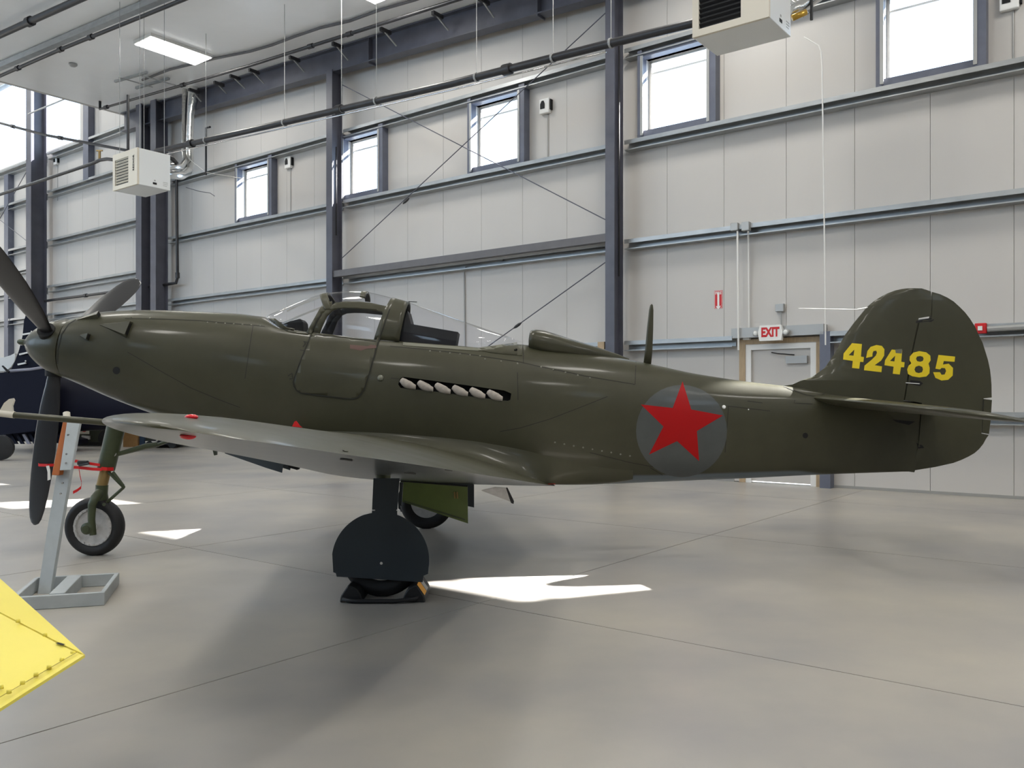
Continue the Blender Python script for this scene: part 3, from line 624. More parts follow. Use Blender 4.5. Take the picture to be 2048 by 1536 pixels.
def hw_at(x, z):
    zt, zb, hw = ztop(x), zbot(x), hwt(x); zc = zb+.50*(zt-zb); u = min(1, max(0, (z-zc)/(zt-zc))); return hw*max(0, 1-u**2.35)**(1/2.35)
XN, XT = px2loc(150, 660)[0], px2loc(1838, 870)[0]
AC = thing('fighter_aircraft', 'olive green fighter aircraft with red star and number 42485 on the fin', 'aircraft', (-1.0, YC, 0))
bm = bmesh.new(); xs = [XN+(XT-XN)*k/150 for k in range(151)]
R = loft(bm, [[fromloc(*p) for p in section(x)] for x in xs])
bm.normal_update()
bmesh.ops.recalc_face_normals(bm, faces=bm.faces)
fus_me = bpy.data.meshes.new('fuselage'); bm.to_mesh(fus_me); FUS_BVH = BVHTree.FromBMesh(bm); bm.free()
for p in fus_me.polygons: p.use_smooth = True
UT = pchip([-5, -4.4, -3.4, -1, 1.2, 1.6, 3.0, 3.4, 4.4], [.0, .035, .05, .05, .10, .085, .06, .0, -.03])
at = fus_me.attributes.new('paint_line', 'FLOAT', 'POINT')
for v in fus_me.vertices:
    x_, z_ = toloc(v.co.x, v.co.z); at.data[v.index].value = z_-zbot(x_)-UT(x_)
def twotone():        # the two paint colours meet along a sprayed line low on the sides
    m = M['olive'].copy(); m.name = 'olive over blue grey paint'; nt = m.node_tree; b = nt.nodes['Principled BSDF']; L = nt.links.new
    a = nt.nodes.new('ShaderNodeAttribute'); a.attribute_name = 'paint_line'; src = b.inputs['Base Color'].links[0].from_socket
    mr = nt.nodes.new('ShaderNodeMapRange'); mr.inputs['From Min'].default_value = -.012; mr.inputs['From Max'].default_value = .012
    mx = nt.nodes.new('ShaderNodeMix'); mx.data_type = 'RGBA'; mx.inputs[6].default_value = (.12, .145, .165, 1)
    L(a.outputs['Fac'], mr.inputs['Value']); L(mr.outputs[0], mx.inputs[0]); L(src, mx.inputs[7]); L(mx.outputs[2], b.inputs['Base Color']); return m
fus = link('fuselage', fus_me, [twotone(), M['belly'], M['black']], AC)
fus_me.set_sharp_from_angle(angle=math.radians(38))
# exhaust slot cut into the side
SLOT = [(808,753.7),(801,756),(799,759),(797,769),(801.6,776),(869,783),(945,793.5),(1015,802),(1020.7,799.7),(1022.6,787),(1008.6,781),(907,766.7)]
def ray(px, py, bvh, far=False):
    d = Vector(((px-1024)/F, 1, (HZ-py)/F)).normalized(); o = Vector((0, 0, H)); h = bvh.ray_cast(o, d)
    return h[0], h[1]
def boolcut(ob, pts, y0, y1):
    bm = bmesh.new(); a = [bm.verts.new(P(x, y, YC-.42)+Vector((0, 0, 0))) for x, y in pts]
    for v in a: v.co.y = y0
    b = [bm.verts.new((v.co.x, y1, v.co.z)) for v in a]; n = len(a); bm.faces.new(a); bm.faces.new(b[::-1])
    for i in range(n): bm.faces.new((a[i], b[i], b[(i+1) % n], a[(i+1) % n]))
    for f in bm.faces: f.material_index = 2
    bmesh.ops.recalc_face_normals(bm, faces=bm.faces)
    me = bpy.data.meshes.new('cut'); bm.to_mesh(me); bm.free()
    for k in range(3): me.materials.append(ob.data.materials[k])
    c = bpy.data.objects.new('cut', me); COL.objects.link(c)
    md = ob.modifiers.new('b', 'BOOLEAN'); md.operation = 'DIFFERENCE'; md.object = c; md.solver = 'EXACT'
    dg = bpy.context.evaluated_depsgraph_get(); nm = bpy.data.meshes.new_from_object(ob.evaluated_get(dg))
    ob.modifiers.clear(); ob.data = nm; nm.name = 'fuselage'; bpy.data.objects.remove(c)
boolcut(fus, SLOT, YC-.6, YC-.30)

# canopy surface
def can_pt(x, t, grow=0.0):
    zs, zt = sill(x), ctop(x); wb = hw_at(x, zs)+grow; c, s_ = math.cos(t), math.sin(t)
    return fromloc(x, -wb*math.copysign(abs(c)**.9, c), zs+(max(zt-zs, 0)+grow)*abs(s_)**.9)
def canopy_mesh(px0, px1, nx, n=28, grow=0):
    bm = bmesh.new(); x0, x1 = px2loc(px0, 650)[0], px2loc(px1, 690)[0]
    loft(bm, [[can_pt(x0+(x1-x0)*i/nx, PI*k/n, grow) for k in range(n+1)] for i in range(nx+1)], closed=False); return bm
bm = canopy_mesh(535, 1048, 90); bmesh.ops.recalc_face_normals(bm, faces=bm.faces); CAN_BVH = BVHTree.FromBMesh(bm); bm.free()
for a, b in ((538, 648), (648, 790), (815, 1046)): fin('canopy_glass', canopy_mesh(a, b, 40), M['acryl'], AC, smooth=True)
def band(a0, a1, b0, b1, name='canopy_frame', grow=.006, mat_=None, n=36, m_=4, parent=None, t0=0, t1=PI, thick=.022):
    # a: front edge px at sill / at crown, b: rear edge
    bm = bmesh.new(); rings = []
    for j in range(n+1):
        t = t0+(t1-t0)*j/n; s_ = math.sin(t)**1.0; r = []
        for i in range(m_+1):
            f_ = i/m_; xa = px2loc(a0+(a1-a0)*s_, 680-85*s_)[0]; xb = px2loc(b0+(b1-b0)*s_, 680-85*s_)[0]; r.append(can_pt(xa+(xb-xa)*f_, t, grow))
        rings.append(r)
    loft(bm, rings, closed=False); bmesh.ops.recalc_face_normals(bm, faces=bm.faces)
    if bm.faces and sum(f.normal.dot(f.calc_center_median()-Vector((f.calc_center_median().x, YC, 2.2))) for f in bm.faces) < 0: bmesh.ops.reverse_faces(bm, faces=bm.faces)
    me = bpy.data.meshes.new(name); bm.to_mesh(me); bm.free()
    for p in me.polygons: p.use_smooth = True
    o = link(name, me, mat_ or [M['olive'], M['inner']], parent or AC)
    md = o.modifiers.new('thick', 'SOLIDIFY'); md.thickness = thick; md.offset = -1; md.material_offset = 1; md.material_offset_rim = 0
    return o
band(757, 786, 806, 821)
band(722, 724, 731, 735, t0=.98, t1=PI-.98)
band(674, 641, 690, 656, t0=.52, t1=PI-.52)
# cockpit coaming sill strip
def project(pts, bvhs, off, name, mat_, parent, grid=9, thick=.012, mirror=True, holes=(), smooth=True, tf=None):
    """outline seen from the side, laid on the real surface found there"""
    polys = [[Vector((x, y, 0)) for x, y in pts]]+[[Vector((x, y, 0)) for x, y in h] for h in holes]
    tri = tessellate_polygon(polys); flat = [v for p in polys for v in p]; bm = bmesh.new(); vs = [bm.verts.new(v) for v in flat]
    for t in tri:
        try: bm.faces.new([vs[i] for i in t])
        except ValueError: pass
    bmesh.ops.recalc_face_normals(bm, faces=bm.faces)
    xs_ = [v.x for v in flat]; ys_ = [v.y for v in flat]
    def cuts(lo, hi, n_): 
        c = math.ceil(lo/grid)*grid
        while c < hi:
            co = Vector((c, 0, 0)) if n_.x else Vector((0, c, 0))
            bmesh.ops.bisect_plane(bm, geom=list(bm.verts)+list(bm.edges)+list(bm.faces), dist=1e-4, plane_co=co, plane_no=n_); c += grid
    cuts(min(xs_), max(xs_), Vector((1, 0, 0))); cuts(min(ys_), max(ys_), Vector((0, 1, 0)))
    bmesh.ops.remove_doubles(bm, verts=bm.verts, dist=.02)
    for v in bm.verts:
        best = None
        if tf: v.co = P(v.co.x, v.co.y, YC-tf(v.co.x, v.co.y)-off); continue
        for bv in bvhs:
            h, nrm = ray(v.co.x, v.co.y, bv)
            if h is not None and (best is None or h.y < best[0].y): best = (h, nrm)
        if best is None:
            q = P(v.co.x, v.co.y, YC-.3)
            for bv in bvhs:
                h = bv.find_nearest(q)
                if h[0] is not None and (best is None or (h[0]-q).length < (best[0]-q).length): best = (h[0], h[1])
        h, nrm = best
        if nrm.y > 0: nrm = -nrm
        v.co = h+nrm*off
    bmesh.ops.recalc_face_normals(bm, faces=bm.faces)
    if sum(f.normal.y*f.calc_area() for f in bm.faces) > 0: bmesh.ops.reverse_faces(bm, faces=bm.faces)
    me = bpy.data.meshes.new(name); bm.to_mesh(me)
    for p in me.polygons: p.use_smooth = smooth
    obs = [link(name, me, mat_, parent)]
    if mirror:
        for v in bm.verts: v.co.y = 2*YC-v.co.y
        bmesh.ops.reverse_faces(bm, faces=bm.faces); me2 = bpy.data.meshes.new(name); bm.to_mesh(me2)
        for p in me2.polygons: p.use_smooth = smooth
        obs.append(link(name, me2, mat_, parent))
    bm.free()
    if thick:
        for o in obs:
            md = o.modifiers.new('thick', 'SOLIDIFY'); md.thickness = thick; md.offset = -1
            if isinstance(mat_, list): md.material_offset = 1
    return obs
def seam(pts, bvhs, name='panel_seam', w_=.006, off=.0016, mat_='seam', parent=None, step=7, mirror=False, closed=False):
    P_ = [Vector((x, y)) for x, y in pts]+([Vector(pts[0])] if closed else []); q = []
    for a, b in zip(P_, P_[1:]):
        n_ = max(1, int((b-a).length/step)); q += [a.lerp(b, i/n_) for i in range(n_)]
    q.append(P_[-1]); bm = bmesh.new(); hw = w_*PPM/2; prev = None
    for i, p in enumerate(q):
        d = (q[min(i+1, len(q)-1)]-q[max(i-1, 0)]); d.normalize(); n_ = Vector((-d.y, d.x)); row = []
        for s_ in (-1, 1):
            best = None
            for bv in bvhs:
                h, nr = ray(p.x+n_.x*hw*s_, p.y+n_.y*hw*s_, bv)
                if h is not None and (best is None or h.y < best[0].y): best = (h, nr)
            if best is None: row = None; break
            nr = best[1] if best[1].y < 0 else -best[1]; row.append(bm.verts.new(best[0]+nr*off))
        if row and prev: bm.faces.new((prev[0], row[0], row[1], prev[1]))
        prev = row
    me = bpy.data.meshes.new(name); bm.to_mesh(me); bm.free(); return link(name, me, M[mat_], parent or AC)
OI = [M['olive'], M['inner']]
# doors
DOOR = [(617,683.5),(604,715),(591,750),(587,764),(588,772),(593,780),(602,786),(650,792),(700.7,798),(710,797),(717,794),(728,780.6),(741,740),(755,690),(768,652),(779.7,618),(777,614),(743,606.6),(721,604),(692,603),(671,606),(658,615),(643,629),(633,645),(624,665)]
WINDO = [(640,668),(643.5,656),(654,633),(665.5,621),(676,617),(692,616),(714,616.6),(750,620.5),(763.6,624),(767,628.6),(767,636),(760.7,658),(752,682.5),(700,676)]
dr = project(DOOR, [CAN_BVH, FUS_BVH], .006, 'cockpit_door', OI, AC, holes=[WINDO], thick=.016)
seam([(643,629),(633,645),(624,665),(617,683.5),(604,715),(591,750),(587,764),(588,772),(593,780),(602,786),(650,792),(700.7,798),(710,797),(717,794),(728,780.6),(741,740),(755,690),(768,652),(779.7,618)], [CAN_BVH, FUS_BVH], name='door_gap', w_=.012, off=.0085)
for q in ([(606,694),(611,688),(607,683),(618,686),(612,697)], [(576,752),(584,747),(586,757),(579,758)]): seam(q, [FUS_BVH], name='door_hinge', w_=.010, off=.004)
seam([(630,670),(700,677),(752,684)], [CAN_BVH, FUS_BVH], name='window_channel', w_=.006, off=.0085)
project([(700,690),(735,693),(742,690),(754,692),(752,697),(735,698),(722,702),(700,698)], [FUS_BVH], .0078, 'faded_marking', M['rust'], dr[0], thick=0, mirror=False)
# front pillar and windshield base
project([(650,606),(640,617),(627,640),(612,666),(624,668),(633,645),(643,629),(664,612),(664,603)], [CAN_BVH, FUS_BVH], .006, 'canopy_frame', OI, AC, thick=.02)
project([(536,637),(548,647),(560,655.5),(575,663),(600,668),(616,669.5),(616,665),(590,660.5),(573,654),(561,645),(551,637.5)], [CAN_BVH, FUS_BVH], .005, 'windshield_base', OI, AC, thick=.015, grid=6)
for q in ([(574,623),(605,608),(640,594.5)], [(563,648),(600,632),(648,613)]): seam(q, [CAN_BVH], name='windshield_edge_glint', w_=.02, off=.004, mat_='chrome')  # bright reflections along the windshield edges, modelled as polished strips
seam([(806,688),(860,692),(911,696),(955,699),(999,693),(1034,687)], [FUS_BVH, CAN_BVH], name='sill_rivet_strip', w_=.03, off=.004, mat_='rivet')
project([(1046,690),(1030,687),(1010,692),(985,698),(955,701),(990,707),(1044,712)], [FUS_BVH, CAN_BVH], .004, 'rear_fairing', OI, AC, thick=.006)
# things inside the cockpit
bm = bmesh.new(); prism(bm, [P(x, y, YC-.1) for x, y in ((566,664),(566,645),(582,642),(600,637),(606,644),(608,668))], (0, .22, 0)); bevel(bm, .008, 1); fin('gunsight_housing', bm, M['black'], AC)
bm = bmesh.new(); prism(bm, [P(x, y, YC-.16) for x, y in ((800,700),(808,640),(815,622),(822,648),(916,664),(910,698))], (0, .32, 0)); fin('equipment_deck', bm, M['inner'], AC)
bm = bmesh.new(); prism(bm, [P(x, y, YC-.16) for x, y in ((742,690),(765,640),(775,640),(756,700))], (0, .32, 0)); fin('seat_back', bm, M['inner'], AC) if False else bm.free()
bm = bmesh.new(); tube(bm, [P(818, 603, YC), P(819, 607, YC)], .006, 8); tube(bm, [P(817, 603, YC), P(834, 604, YC)], .004, 6); fin('sight_ball', bm, M['black'], AC)

# air scoop behind the canopy
stab_px = [1057, 1062, 1070, 1085, 1105, 1135, 1165, 1190, 1215, 1240, 1262]
st = tab([(1057,671),(1060,663),(1066,660),(1082,660.5),(1100,665),(1135,676.5),(1165,685.5),(1190,693),(1215,701.5),(1240,710),(1262,719)])
sb = tab([(1057,690),(1066,696),(1082,704),(1135,709),(1190,717),(1258,722),(1262,723)])
bm = bmesh.new(); rings = []
for i, px in enumerate(stab_px):
    x = px2loc(px, 690)[0]; zt, zb = st(x), sb(x)-.05; wd = max(.02, .215*(1-max(0, (px-1085)/185)**1.4)); n = 22; wd = wd*(.9 if i == 0 else 1)
    rings.append([fromloc(x, wd*math.copysign(abs(math.cos(2*PI*k/n))**.8, math.cos(2*PI*k/n)), (zt+zb)/2+(zt-zb)/2*math.copysign(abs(math.sin(2*PI*k/n))**.8, math.sin(2*PI*k/n))) for k in range(n)])
loft(bm, rings); fin('air_scoop', bm, M['olive'], AC, smooth=True, ang=50)
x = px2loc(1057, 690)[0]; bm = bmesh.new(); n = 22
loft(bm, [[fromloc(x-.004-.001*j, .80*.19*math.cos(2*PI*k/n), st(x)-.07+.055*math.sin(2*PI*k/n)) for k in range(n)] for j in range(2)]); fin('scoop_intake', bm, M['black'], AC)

# spinner and propeller
NZ = px2loc(150, 638); hub_top = Vector(fromloc(XN, 0, ztop(XN))); hub_bot = Vector(fromloc(XN, 0, zbot(XN)))
zc_n = (ztop(XN)+zbot(XN))/2; rn_ = (ztop(XN)-zbot(XN))/2
axis = (fromloc(0, 0, 0)-fromloc(1, 0, 0)).normalized()
hubc = fromloc(XN-.012, 0, zc_n)
LS = .49
bm = bmesh.new(); prof = [(0, rn_*.985)]
for k in range(1, 25):
    u = k/24; prof.append((LS*u, rn_*.985*(1-u**1.75)**.72 if u < 1 else .03))
lathe(bm, prof, hubc, axis, 48); spinner = fin('spinner', bm, M['olive'], AC, smooth=True, ang=50)
bm = bmesh.new(); lathe(bm, [(LS-.02, .032), (LS+.05, .030), (LS+.07, .02), (LS+.072, .001)], hubc, axis, 16); fin('cannon_muzzle', bm, M['legg'], spinner, smooth=True, ang=50)
bm = bmesh.new(); lathe(bm, [(-.02, rn_*.93), (.012, rn_*.93)], hubc, axis, 40); fin('hub_gap', bm, M['seam'], AC)
def blade(theta, nm='propeller_blade'):
    pc = hubc+axis*.14; up = fromloc(0, 0, 1)-fromloc(0, 0, 0); lat = Vector((0, 1, 0))
    b = up*math.cos(theta)+lat*math.sin(theta); tng = b.cross(axis).normalized()
    R_ = 1.87; st_ = [(.20,.13,90),(.30,.135,89),(.42,.165,87),(.6,.215,85),(.85,.25,83),(1.1,.265,80),(1.35,.255,78),(1.55,.235,76),(1.70,.20,75),(1.80,.155,74),(1.85,.10,74),(1.87,.03,74)]
    bm = bmesh.new(); rings = []
    for r, ch, pit in st_:
        a = math.radians(pit); cd = (axis*math.sin(a)+tng*math.cos(a)).normalized(); nd = b.cross(cd).normalized(); th = max(.016, .16*ch*(1-r/R_)+.012) if r > .3 else .08
        th = min(th, ch*.8); n = 18; off = -.0
        rings.append([pc+b*r+cd*(ch/2*math.cos(2*PI*k/n)+off)+nd*(th/2*math.sin(2*PI*k/n)*(1 if abs(math.cos(2*PI*k/n)) < .9 else .7)) for k in range(n)])
    loft(bm, rings); o = fin(nm, bm, M['propb'], spinner, smooth=True); return b, pc
for th in (PI, PI/3, -PI/3):
    b, pc = blade(th)
    bm = bmesh.new(); tube(bm, [pc+b*.16, pc+b*.315], [.105, .085], 20); fin('blade_root', bm, M['black'], spinner, smooth=True, ang=40)

# wing
def wing_mesh(sgn):
    ST = []
    def lin(y, y0, a, y1, b): return a+(b-a)*(y-y0)/(y1-y0)
    ys = [8.93, 8.6, 8.2, 7.6, 7.0, 6.4, 5.8, 5.2, 4.7, 4.3, 4.05, 3.85, 3.65, 3.48, 3.34, 3.23, 3.15, 3.10, 3.085]
    rings = []
    for y in ys:
        yy = y; lx = lin(yy, 4.1, -1.92, 8.5, -2.34); tx = lin(yy, 4.0, -.40, 8.5, .377); lz = lin(yy, 4.1, 1.512, 8.5, 1.12); tz = lin(yy, 4.0, 1.315, 8.5, .77)
        th = lin(yy, 4.0, .10, 8.6, .16)
        if y < 4.5:
            k = math.sqrt(max(0, 1-((4.5-y)/1.42)**1.9)); mx, mz = lx+.45*(tx-lx), lz+.45*(tz-lz); lx, tx = mx+(lx-mx)*k, mx+(tx-mx)*k; lz, tz = mz+(lz-mz)*k, mz+(tz-mz)*k; th *= 1
        ch = math.hypot(tx-lx, tz-lz); d = Vector((tx-lx, 0, tz-lz))/ch; up = Vector((-d.z, 0, d.x)); n = 22; pts = []
        us = [(1-math.cos(PI*i/n))/2 for i in range(n+1)]
        def T(u): return 5*th*(.2969*math.sqrt(u)-.126*u-.3516*u*u+.2843*u**3-.1036*u**4)
        def cam_(u): return .018*4*u*(1-u)
        Yw = y if sgn < 0 else 2*YC-y
        for u in us[::-1]: q = Vector((lx, Yw, lz))+d*ch*u+up*ch*(cam_(u)+T(u)); pts.append(q)
        for u in us[1:-1]: q = Vector((lx, Yw, lz))+d*ch*u+up*ch*(cam_(u)-T(u)*.95); pts.append(q)
        rings.append(pts)
    bm = bmesh.new(); loft(bm, rings)
    bmesh.ops.recalc_face_normals(bm, faces=bm.faces)
    for f in bm.faces:
        if f.normal.z < -.05: f.material_index = 1
    return bm
bm = wing_mesh(-1); WING_BVH = BVHTree.FromBMesh(bm)
wing = fin('wing', bm, [M['olive'], M['belly']], AC, smooth=True, ang=70); wing2 = fin('wing', wing_mesh(1), [M['olive'], M['belly']], AC, smooth=True, ang=70)
# fillet between wing and fuselage
def fillet(sgn):
    xs_ = [-1.95+i*.06 for i in range(int((1.25+1.95)/.06)+1)]; bm = bmesh.new(); rings = []
    for X in xs_:
        u = (X+1.95)/3.5; amp = math.sin(PI*min(1, u*1.0))**.8
        # upper start on the body side, lower end on the wing or, behind it, on the belly line
        zt_px = 797-(pchip([-2, -1.2, -.4, 0, .5, 1.0, 1.55], [1.40, 1.33, 1.22, 1.13, 1.04, .96, .88])(X)-H)
        za_ = pchip([-2, -1.2, -.4, 0, .5, 1.0, 1.6], [1.34, 1.31, 1.24, 1.17, 1.06, .95, .90])(X)
        ze = pchip([-2, -1.2, -.4, 0, .4, .8, 1.6], [1.28, 1.20, 1.02, .89, .765, .752, .87])(X)
        ext = pchip([-2, -1.2, -.4, .1, .45, .9, 1.6], [.02, .10, .22, .28, .20, .06, .0])(X)
        x_l, z_l = toloc(X, za_); ya = hwb(x_l, z_l); x_e, z_e = toloc(X, ze); ye = hwb(x_e, z_e)+ext
        row = []
        for j in range(9):
            t_ = j/8; y = ya-.012+(ye-ya+.012)*(t_**1.6); z = za_+(ze-za_)*(1-(1-t_)**1.7)
            row.append(Vector((X, YC+sgn*y, z)))
        row.append(Vector((X, YC+sgn*(ye-.03), ze-.006))); row.append(Vector((X, YC+sgn*ye*.6, ze+.05)))
        rings.append(row)
    loft(bm, rings, closed=False); return bm
def hwb(x, z):
    zt, zb, hw = ztop(x), zbot(x), hwt(x); zc = zb+.5*(zt-zb)
    u = (z-zc)/(zt-zc) if z > zc else (zc-z)/(zc-zb); e = 2.35 if z > zc else 2.25; return hw*max(0, 1-min(1, abs(u))**e)**(1/e)
bm = fillet(-1); bmesh.ops.recalc_face_normals(bm, faces=bm.faces); FIL_BVH = BVHTree.FromBMesh(bm)
fin('wing_fillet', bm, M['olive'], AC, smooth=True, ang=70); fin('wing_fillet', fillet(1), M['olive'], AC, smooth=True, ang=70)

# fin and rudder
FIN_LE = pchip([577, 579, 583, 595, 613, 647, 672, 711, 736, 754, 760, 768, 775, 830], [1836, 1812, 1785, 1759, 1735, 1707, 1689, 1667, 1649, 1624, 1600, 1575, 1565, 1560])
FIN_TE = pchip([577, 583, 595, 613, 638, 672, 702, 739, 770, 800, 867, 877, 898, 913, 926, 940], [1845, 1866, 1894, 1918, 1940, 1958, 1970, 1979.6, 1982.6, 1984, 1978, 1972, 1958, 1937, 1906, 1827])
def fin_t(px, py):
    le, te = FIN_LE(py), FIN_TE(py); le = max(le, 1600 if py > 760 else le); u = min(1, max(0, (px-le)/max(20, te-le)))
    tm = float(np.interp(py, [577, 600, 650, 760, 800, 880, 942], [.018, .036, .055, .085, .085, .07, .05]))
    return max(.004, tm*(2.6*math.sqrt(u)-2.0*u-.58*u**3) if u > 0 else .004)
def slab(pts, name, mats_, parent, grid=10, tf=fin_t):
    polys = [[Vector((x, y, 0)) for x, y in pts]]; tri = tessellate_polygon(polys); bm = bmesh.new(); vs = [bm.verts.new(v) for v in polys[0]]
    for t in tri: bm.faces.new([vs[i] for i in t])
    for ax in (0, 1):
        lo, hi = min(p[ax] for p in pts), max(p[ax] for p in pts); c = math.ceil(lo/grid)*grid
        while c < hi:
            co = Vector((c, 0, 0)) if ax == 0 else Vector((0, c, 0)); no = Vector((1, 0, 0)) if ax == 0 else Vector((0, 1, 0))
            bmesh.ops.bisect_plane(bm, geom=list(bm.verts)+list(bm.edges)+list(bm.faces), dist=1e-4, plane_co=co, plane_no=no); c += grid
    bmesh.ops.remove_doubles(bm, verts=bm.verts, dist=.02)
    fs = list(bm.faces); bnd = [e for e in bm.edges if len(e.link_faces) == 1]
    tv = {v: tf(v.co.x, v.co.y) for v in bm.verts}; mp = {}
    for v in list(bm.verts):
        X, z = (v.co.x-1024)/PPM, H+(HZ-v.co.y)/PPM; mp[v] = bm.verts.new((X, YC+tv[v], z)); v.co = Vector((X, YC-tv[v], z))
    for f in fs: bm.faces.new([mp[v] for v in f.verts][::-1])
    for e in bnd: a, b = e.verts; bm.faces.new((a, b, mp[b], mp[a]))
    bmesh.ops.recalc_face_normals(bm, faces=bm.faces); bv = BVHTree.FromBMesh(bm)
    return fin(name, bm, mats_, parent, smooth=True, ang=45), bv
FINP = [(1560,790),(1562,772.5),(1585,769),(1600,762),(1624.5,754),(1649,736),(1667,711),(1689,671.6),(1707,647),(1734.6,613.4),(1747,603),(1759,595),(1774,587),(1790,581),(1802,578.3),(1814,576.8),(1828,576.4),(1842,577),(1852,579.5),(1861.5,583),(1861,600),(1860,616),(1858,633),(1834,637),(1824,680),(1814,723),(1808,762),(1801.5,803),(1836,809),(1834,850),(1832,880),(1700,860),(1640,820)]
RUDP = [(1864,584),(1880,588.5),(1894,595),(1907,603),(1918,613),(1930,625),(1940,638),(1950,654),(1958,671.6),(1965,686),(1970,702),(1975.5,720),(1979.6,739),(1981.5,755),(1982.6,769.6),(1983,795),(1966,797),(1962,867),(1977,870),(1972,877),(1966,888),(1958,898),(1949,906),(1937,913),(1922,920),(1906,926),(1870,934),(1826.5,941),(1823,937),(1827,915),(1833.5,889),(1836.5,846),(1839,806),(1804.5,800),(1811,765),(1817,723),(1827,680),(1836.5,641.5),(1860,640),(1861.5,632),(1863.5,600)]
vfin, FIN_BVH = slab(FINP, 'vertical_fin', M['olive'], AC)
rud, RUD_BVH = slab(RUDP, 'rudder', M['olive'], AC)
slab([(1967.5,798),(1983.5,800),(1981,840),(1977.5,868),(1963.5,865.5)], 'trim_tab', M['olive'], rud)
for a, b in (((1835,641),(1859,638.5)), ((1808,765.5),(1840,767))):
    bm = bmesh.new(); tube(bm, [P(*a, YC), P(*b, YC)], .012, 6); fin('hinge_arm', bm, M['wht'], rud)
for q in ([(1858,634),(1863,636),(1868,640),(1862,644),(1856,643)], [(1820,760),(1840,762),(1846,767),(1840,772),(1820,768)], [(1833,886),(1845,891),(1848,896),(1836,897)], [(1785,839),(1830,843),(1818,850),(1792,844)]):
    project(q, [FIN_BVH, RUD_BVH, FUS_BVH], .002, 'hinge_cutout', M['black'], AC, thick=0, mirror=False)
for q in ([(1811,765.5),(1839,767.5)], [(1803,801.5),(1837,806.5)], [(1966,797.5),(1983,800)], [(1963,866),(1976,869)]): seam(q, [FIN_BVH, RUD_BVH], name='bare_metal_edge', w_=.008, off=.004, mat_='wht')
seam([(1568,773),(1590,782),(1612,790),(1638,793),(1650,786)], [FIN_BVH, FUS_BVH], off=.003)
seam([(1966,799),(1962.5,866)], [RUD_BVH], w_=.008, off=.003)
# tailplane
def tail(sgn):
    st_ = [(0.0, 3.02, 4.36), (.15, 3.14, 4.38), (.7, 3.28, 4.40), (1.2, 3.39, 4.42), (1.6, 3.50, 4.42), (1.8, 3.58, 4.40), (1.95, 3.72, 4.33), (2.03, 3.86, 4.22), (2.06, 4.0, 4.1)]
    rings = []
    for y, lx, tx in st_:
        lz = 1.635-(lx-3.14)*.16-y*.018; tz = lz-(tx-lx)*.13; ch = math.hypot(tx-lx, tz-lz); d = Vector((tx-lx, 0, tz-lz))/ch; up = Vector((-d.z, 0, d.x)); n = 14; us = [(1-math.cos(PI*i/n))/2 for i in range(n+1)]
        T = lambda u: 5*.085*(.2969*math.sqrt(u)-.126*u-.3516*u*u+.2843*u**3-.1036*u**4)
        o = Vector((lx, YC+sgn*y, lz)); rings.append([o+d*ch*u+up*ch*T(u) for u in us[::-1]]+[o+d*ch*u-up*ch*T(u) for u in us[1:-1]])
    bm = bmesh.new(); loft(bm, rings); return fin('tailplane', bm, M['olive'], AC, smooth=True, ang=60)
tail(-1); tail(1)
# antenna mast, aerial wire
bm = bmesh.new(); sl = [(1286.5,730,1302,732),(1290,700,1305,702),(1294,655,1306.5,655),(1298,620,1307,620),(1300,611,1306,611),(1302,608.5,1304.5,608.5)]
rings = []
for x0, y0, x1, y1 in sl:
    a, b = P(x0, y0, YC), P(x1, y1, YC); c = (a+b)/2; h_ = (b-a)/2; rings.append([c+h_*math.cos(2*PI*k/12)+Vector((0, .018*math.sin(2*PI*k/12), 0)) for k in range(12)])
loft(bm, rings); fin('antenna_mast', bm, M['olive'], AC, smooth=True)
bm = bmesh.new(); tube(bm, [P(1741, 614, YC), P(1722, 618, YC), P(1715, 619, YC)], .009, 6); tube(bm, [P(1715, 619, YC), P(1597, 617, YC)], .0035, 5); fin('aerial_wire', bm, M['wht'], AC)

# markings
def circ(cx_, cy_, rx, ry=None, n=40): ry = ry or rx; return [(cx_+rx*math.cos(2*PI*k/n), cy_+ry*math.sin(2*PI*k/n)) for k in range(n)]
BODY = [FUS_BVH]
project(circ(1363, 862, 91, 92), BODY, .0022, 'roundel_patch', M['starg'], AC, thick=0)
STAR = [(1364.9,763),(1382.4,819),(1445.7,831),(1393.6,862),(1398,922),(1354,882),(1297.8,909),(1326.8,853),(1281.5,809),(1345.2,816)]
project(STAR, BODY, .0036, 'red_star', M['red'], AC, thick=0)
def digit(pts, holes=()): project(pts, [FIN_BVH, RUD_BVH], .0025, 'number_digit', M['yell'], AC, thick=0, mirror=False, holes=holes, grid=8, tf=fin_t)
K = 448/1464
def Z(l): return [(1600+x*K, 540+y*K) for x, y in l]
digit(Z([(340,478),(405,484),(398,566),(418,569),(414,602),(393,600),(387,645),(340,640),(345,594),(282,585),(285,545)]), [Z([(355,520),(350,560),(318,557)])])
digit(Z([(432,575),(440,530),(462,502),(500,490),(535,496),(552,518),(550,560),(530,592),(488,622),(536,630),(532,668),(418,655),(422,625),(470,585),(495,560),(503,540),(498,527),(480,530),(474,545),(473,565)]))
digit(Z([(600,520),(668,525),(662,600),(684,603),(680,636),(660,635),(652,683),(606,678),(612,632),(552,622),(556,590)]), [Z([(622,560),(617,598),(588,594)])])
digit(Z([(780,530),(825,538),(852,560),(854,590),(840,612),(848,640),(846,675),(826,696),(780,702),(735,695),(706,680),(700,650),(710,625),(728,610),(716,590),(718,565),(740,540)]), [Z([(785,562),(765,566),(758,580),(766,596),(786,600),(803,594),(808,580),(803,567)]), Z([(778,625),(756,632),(748,650),(756,668),(776,674),(797,668),(804,650),(799,633)])])
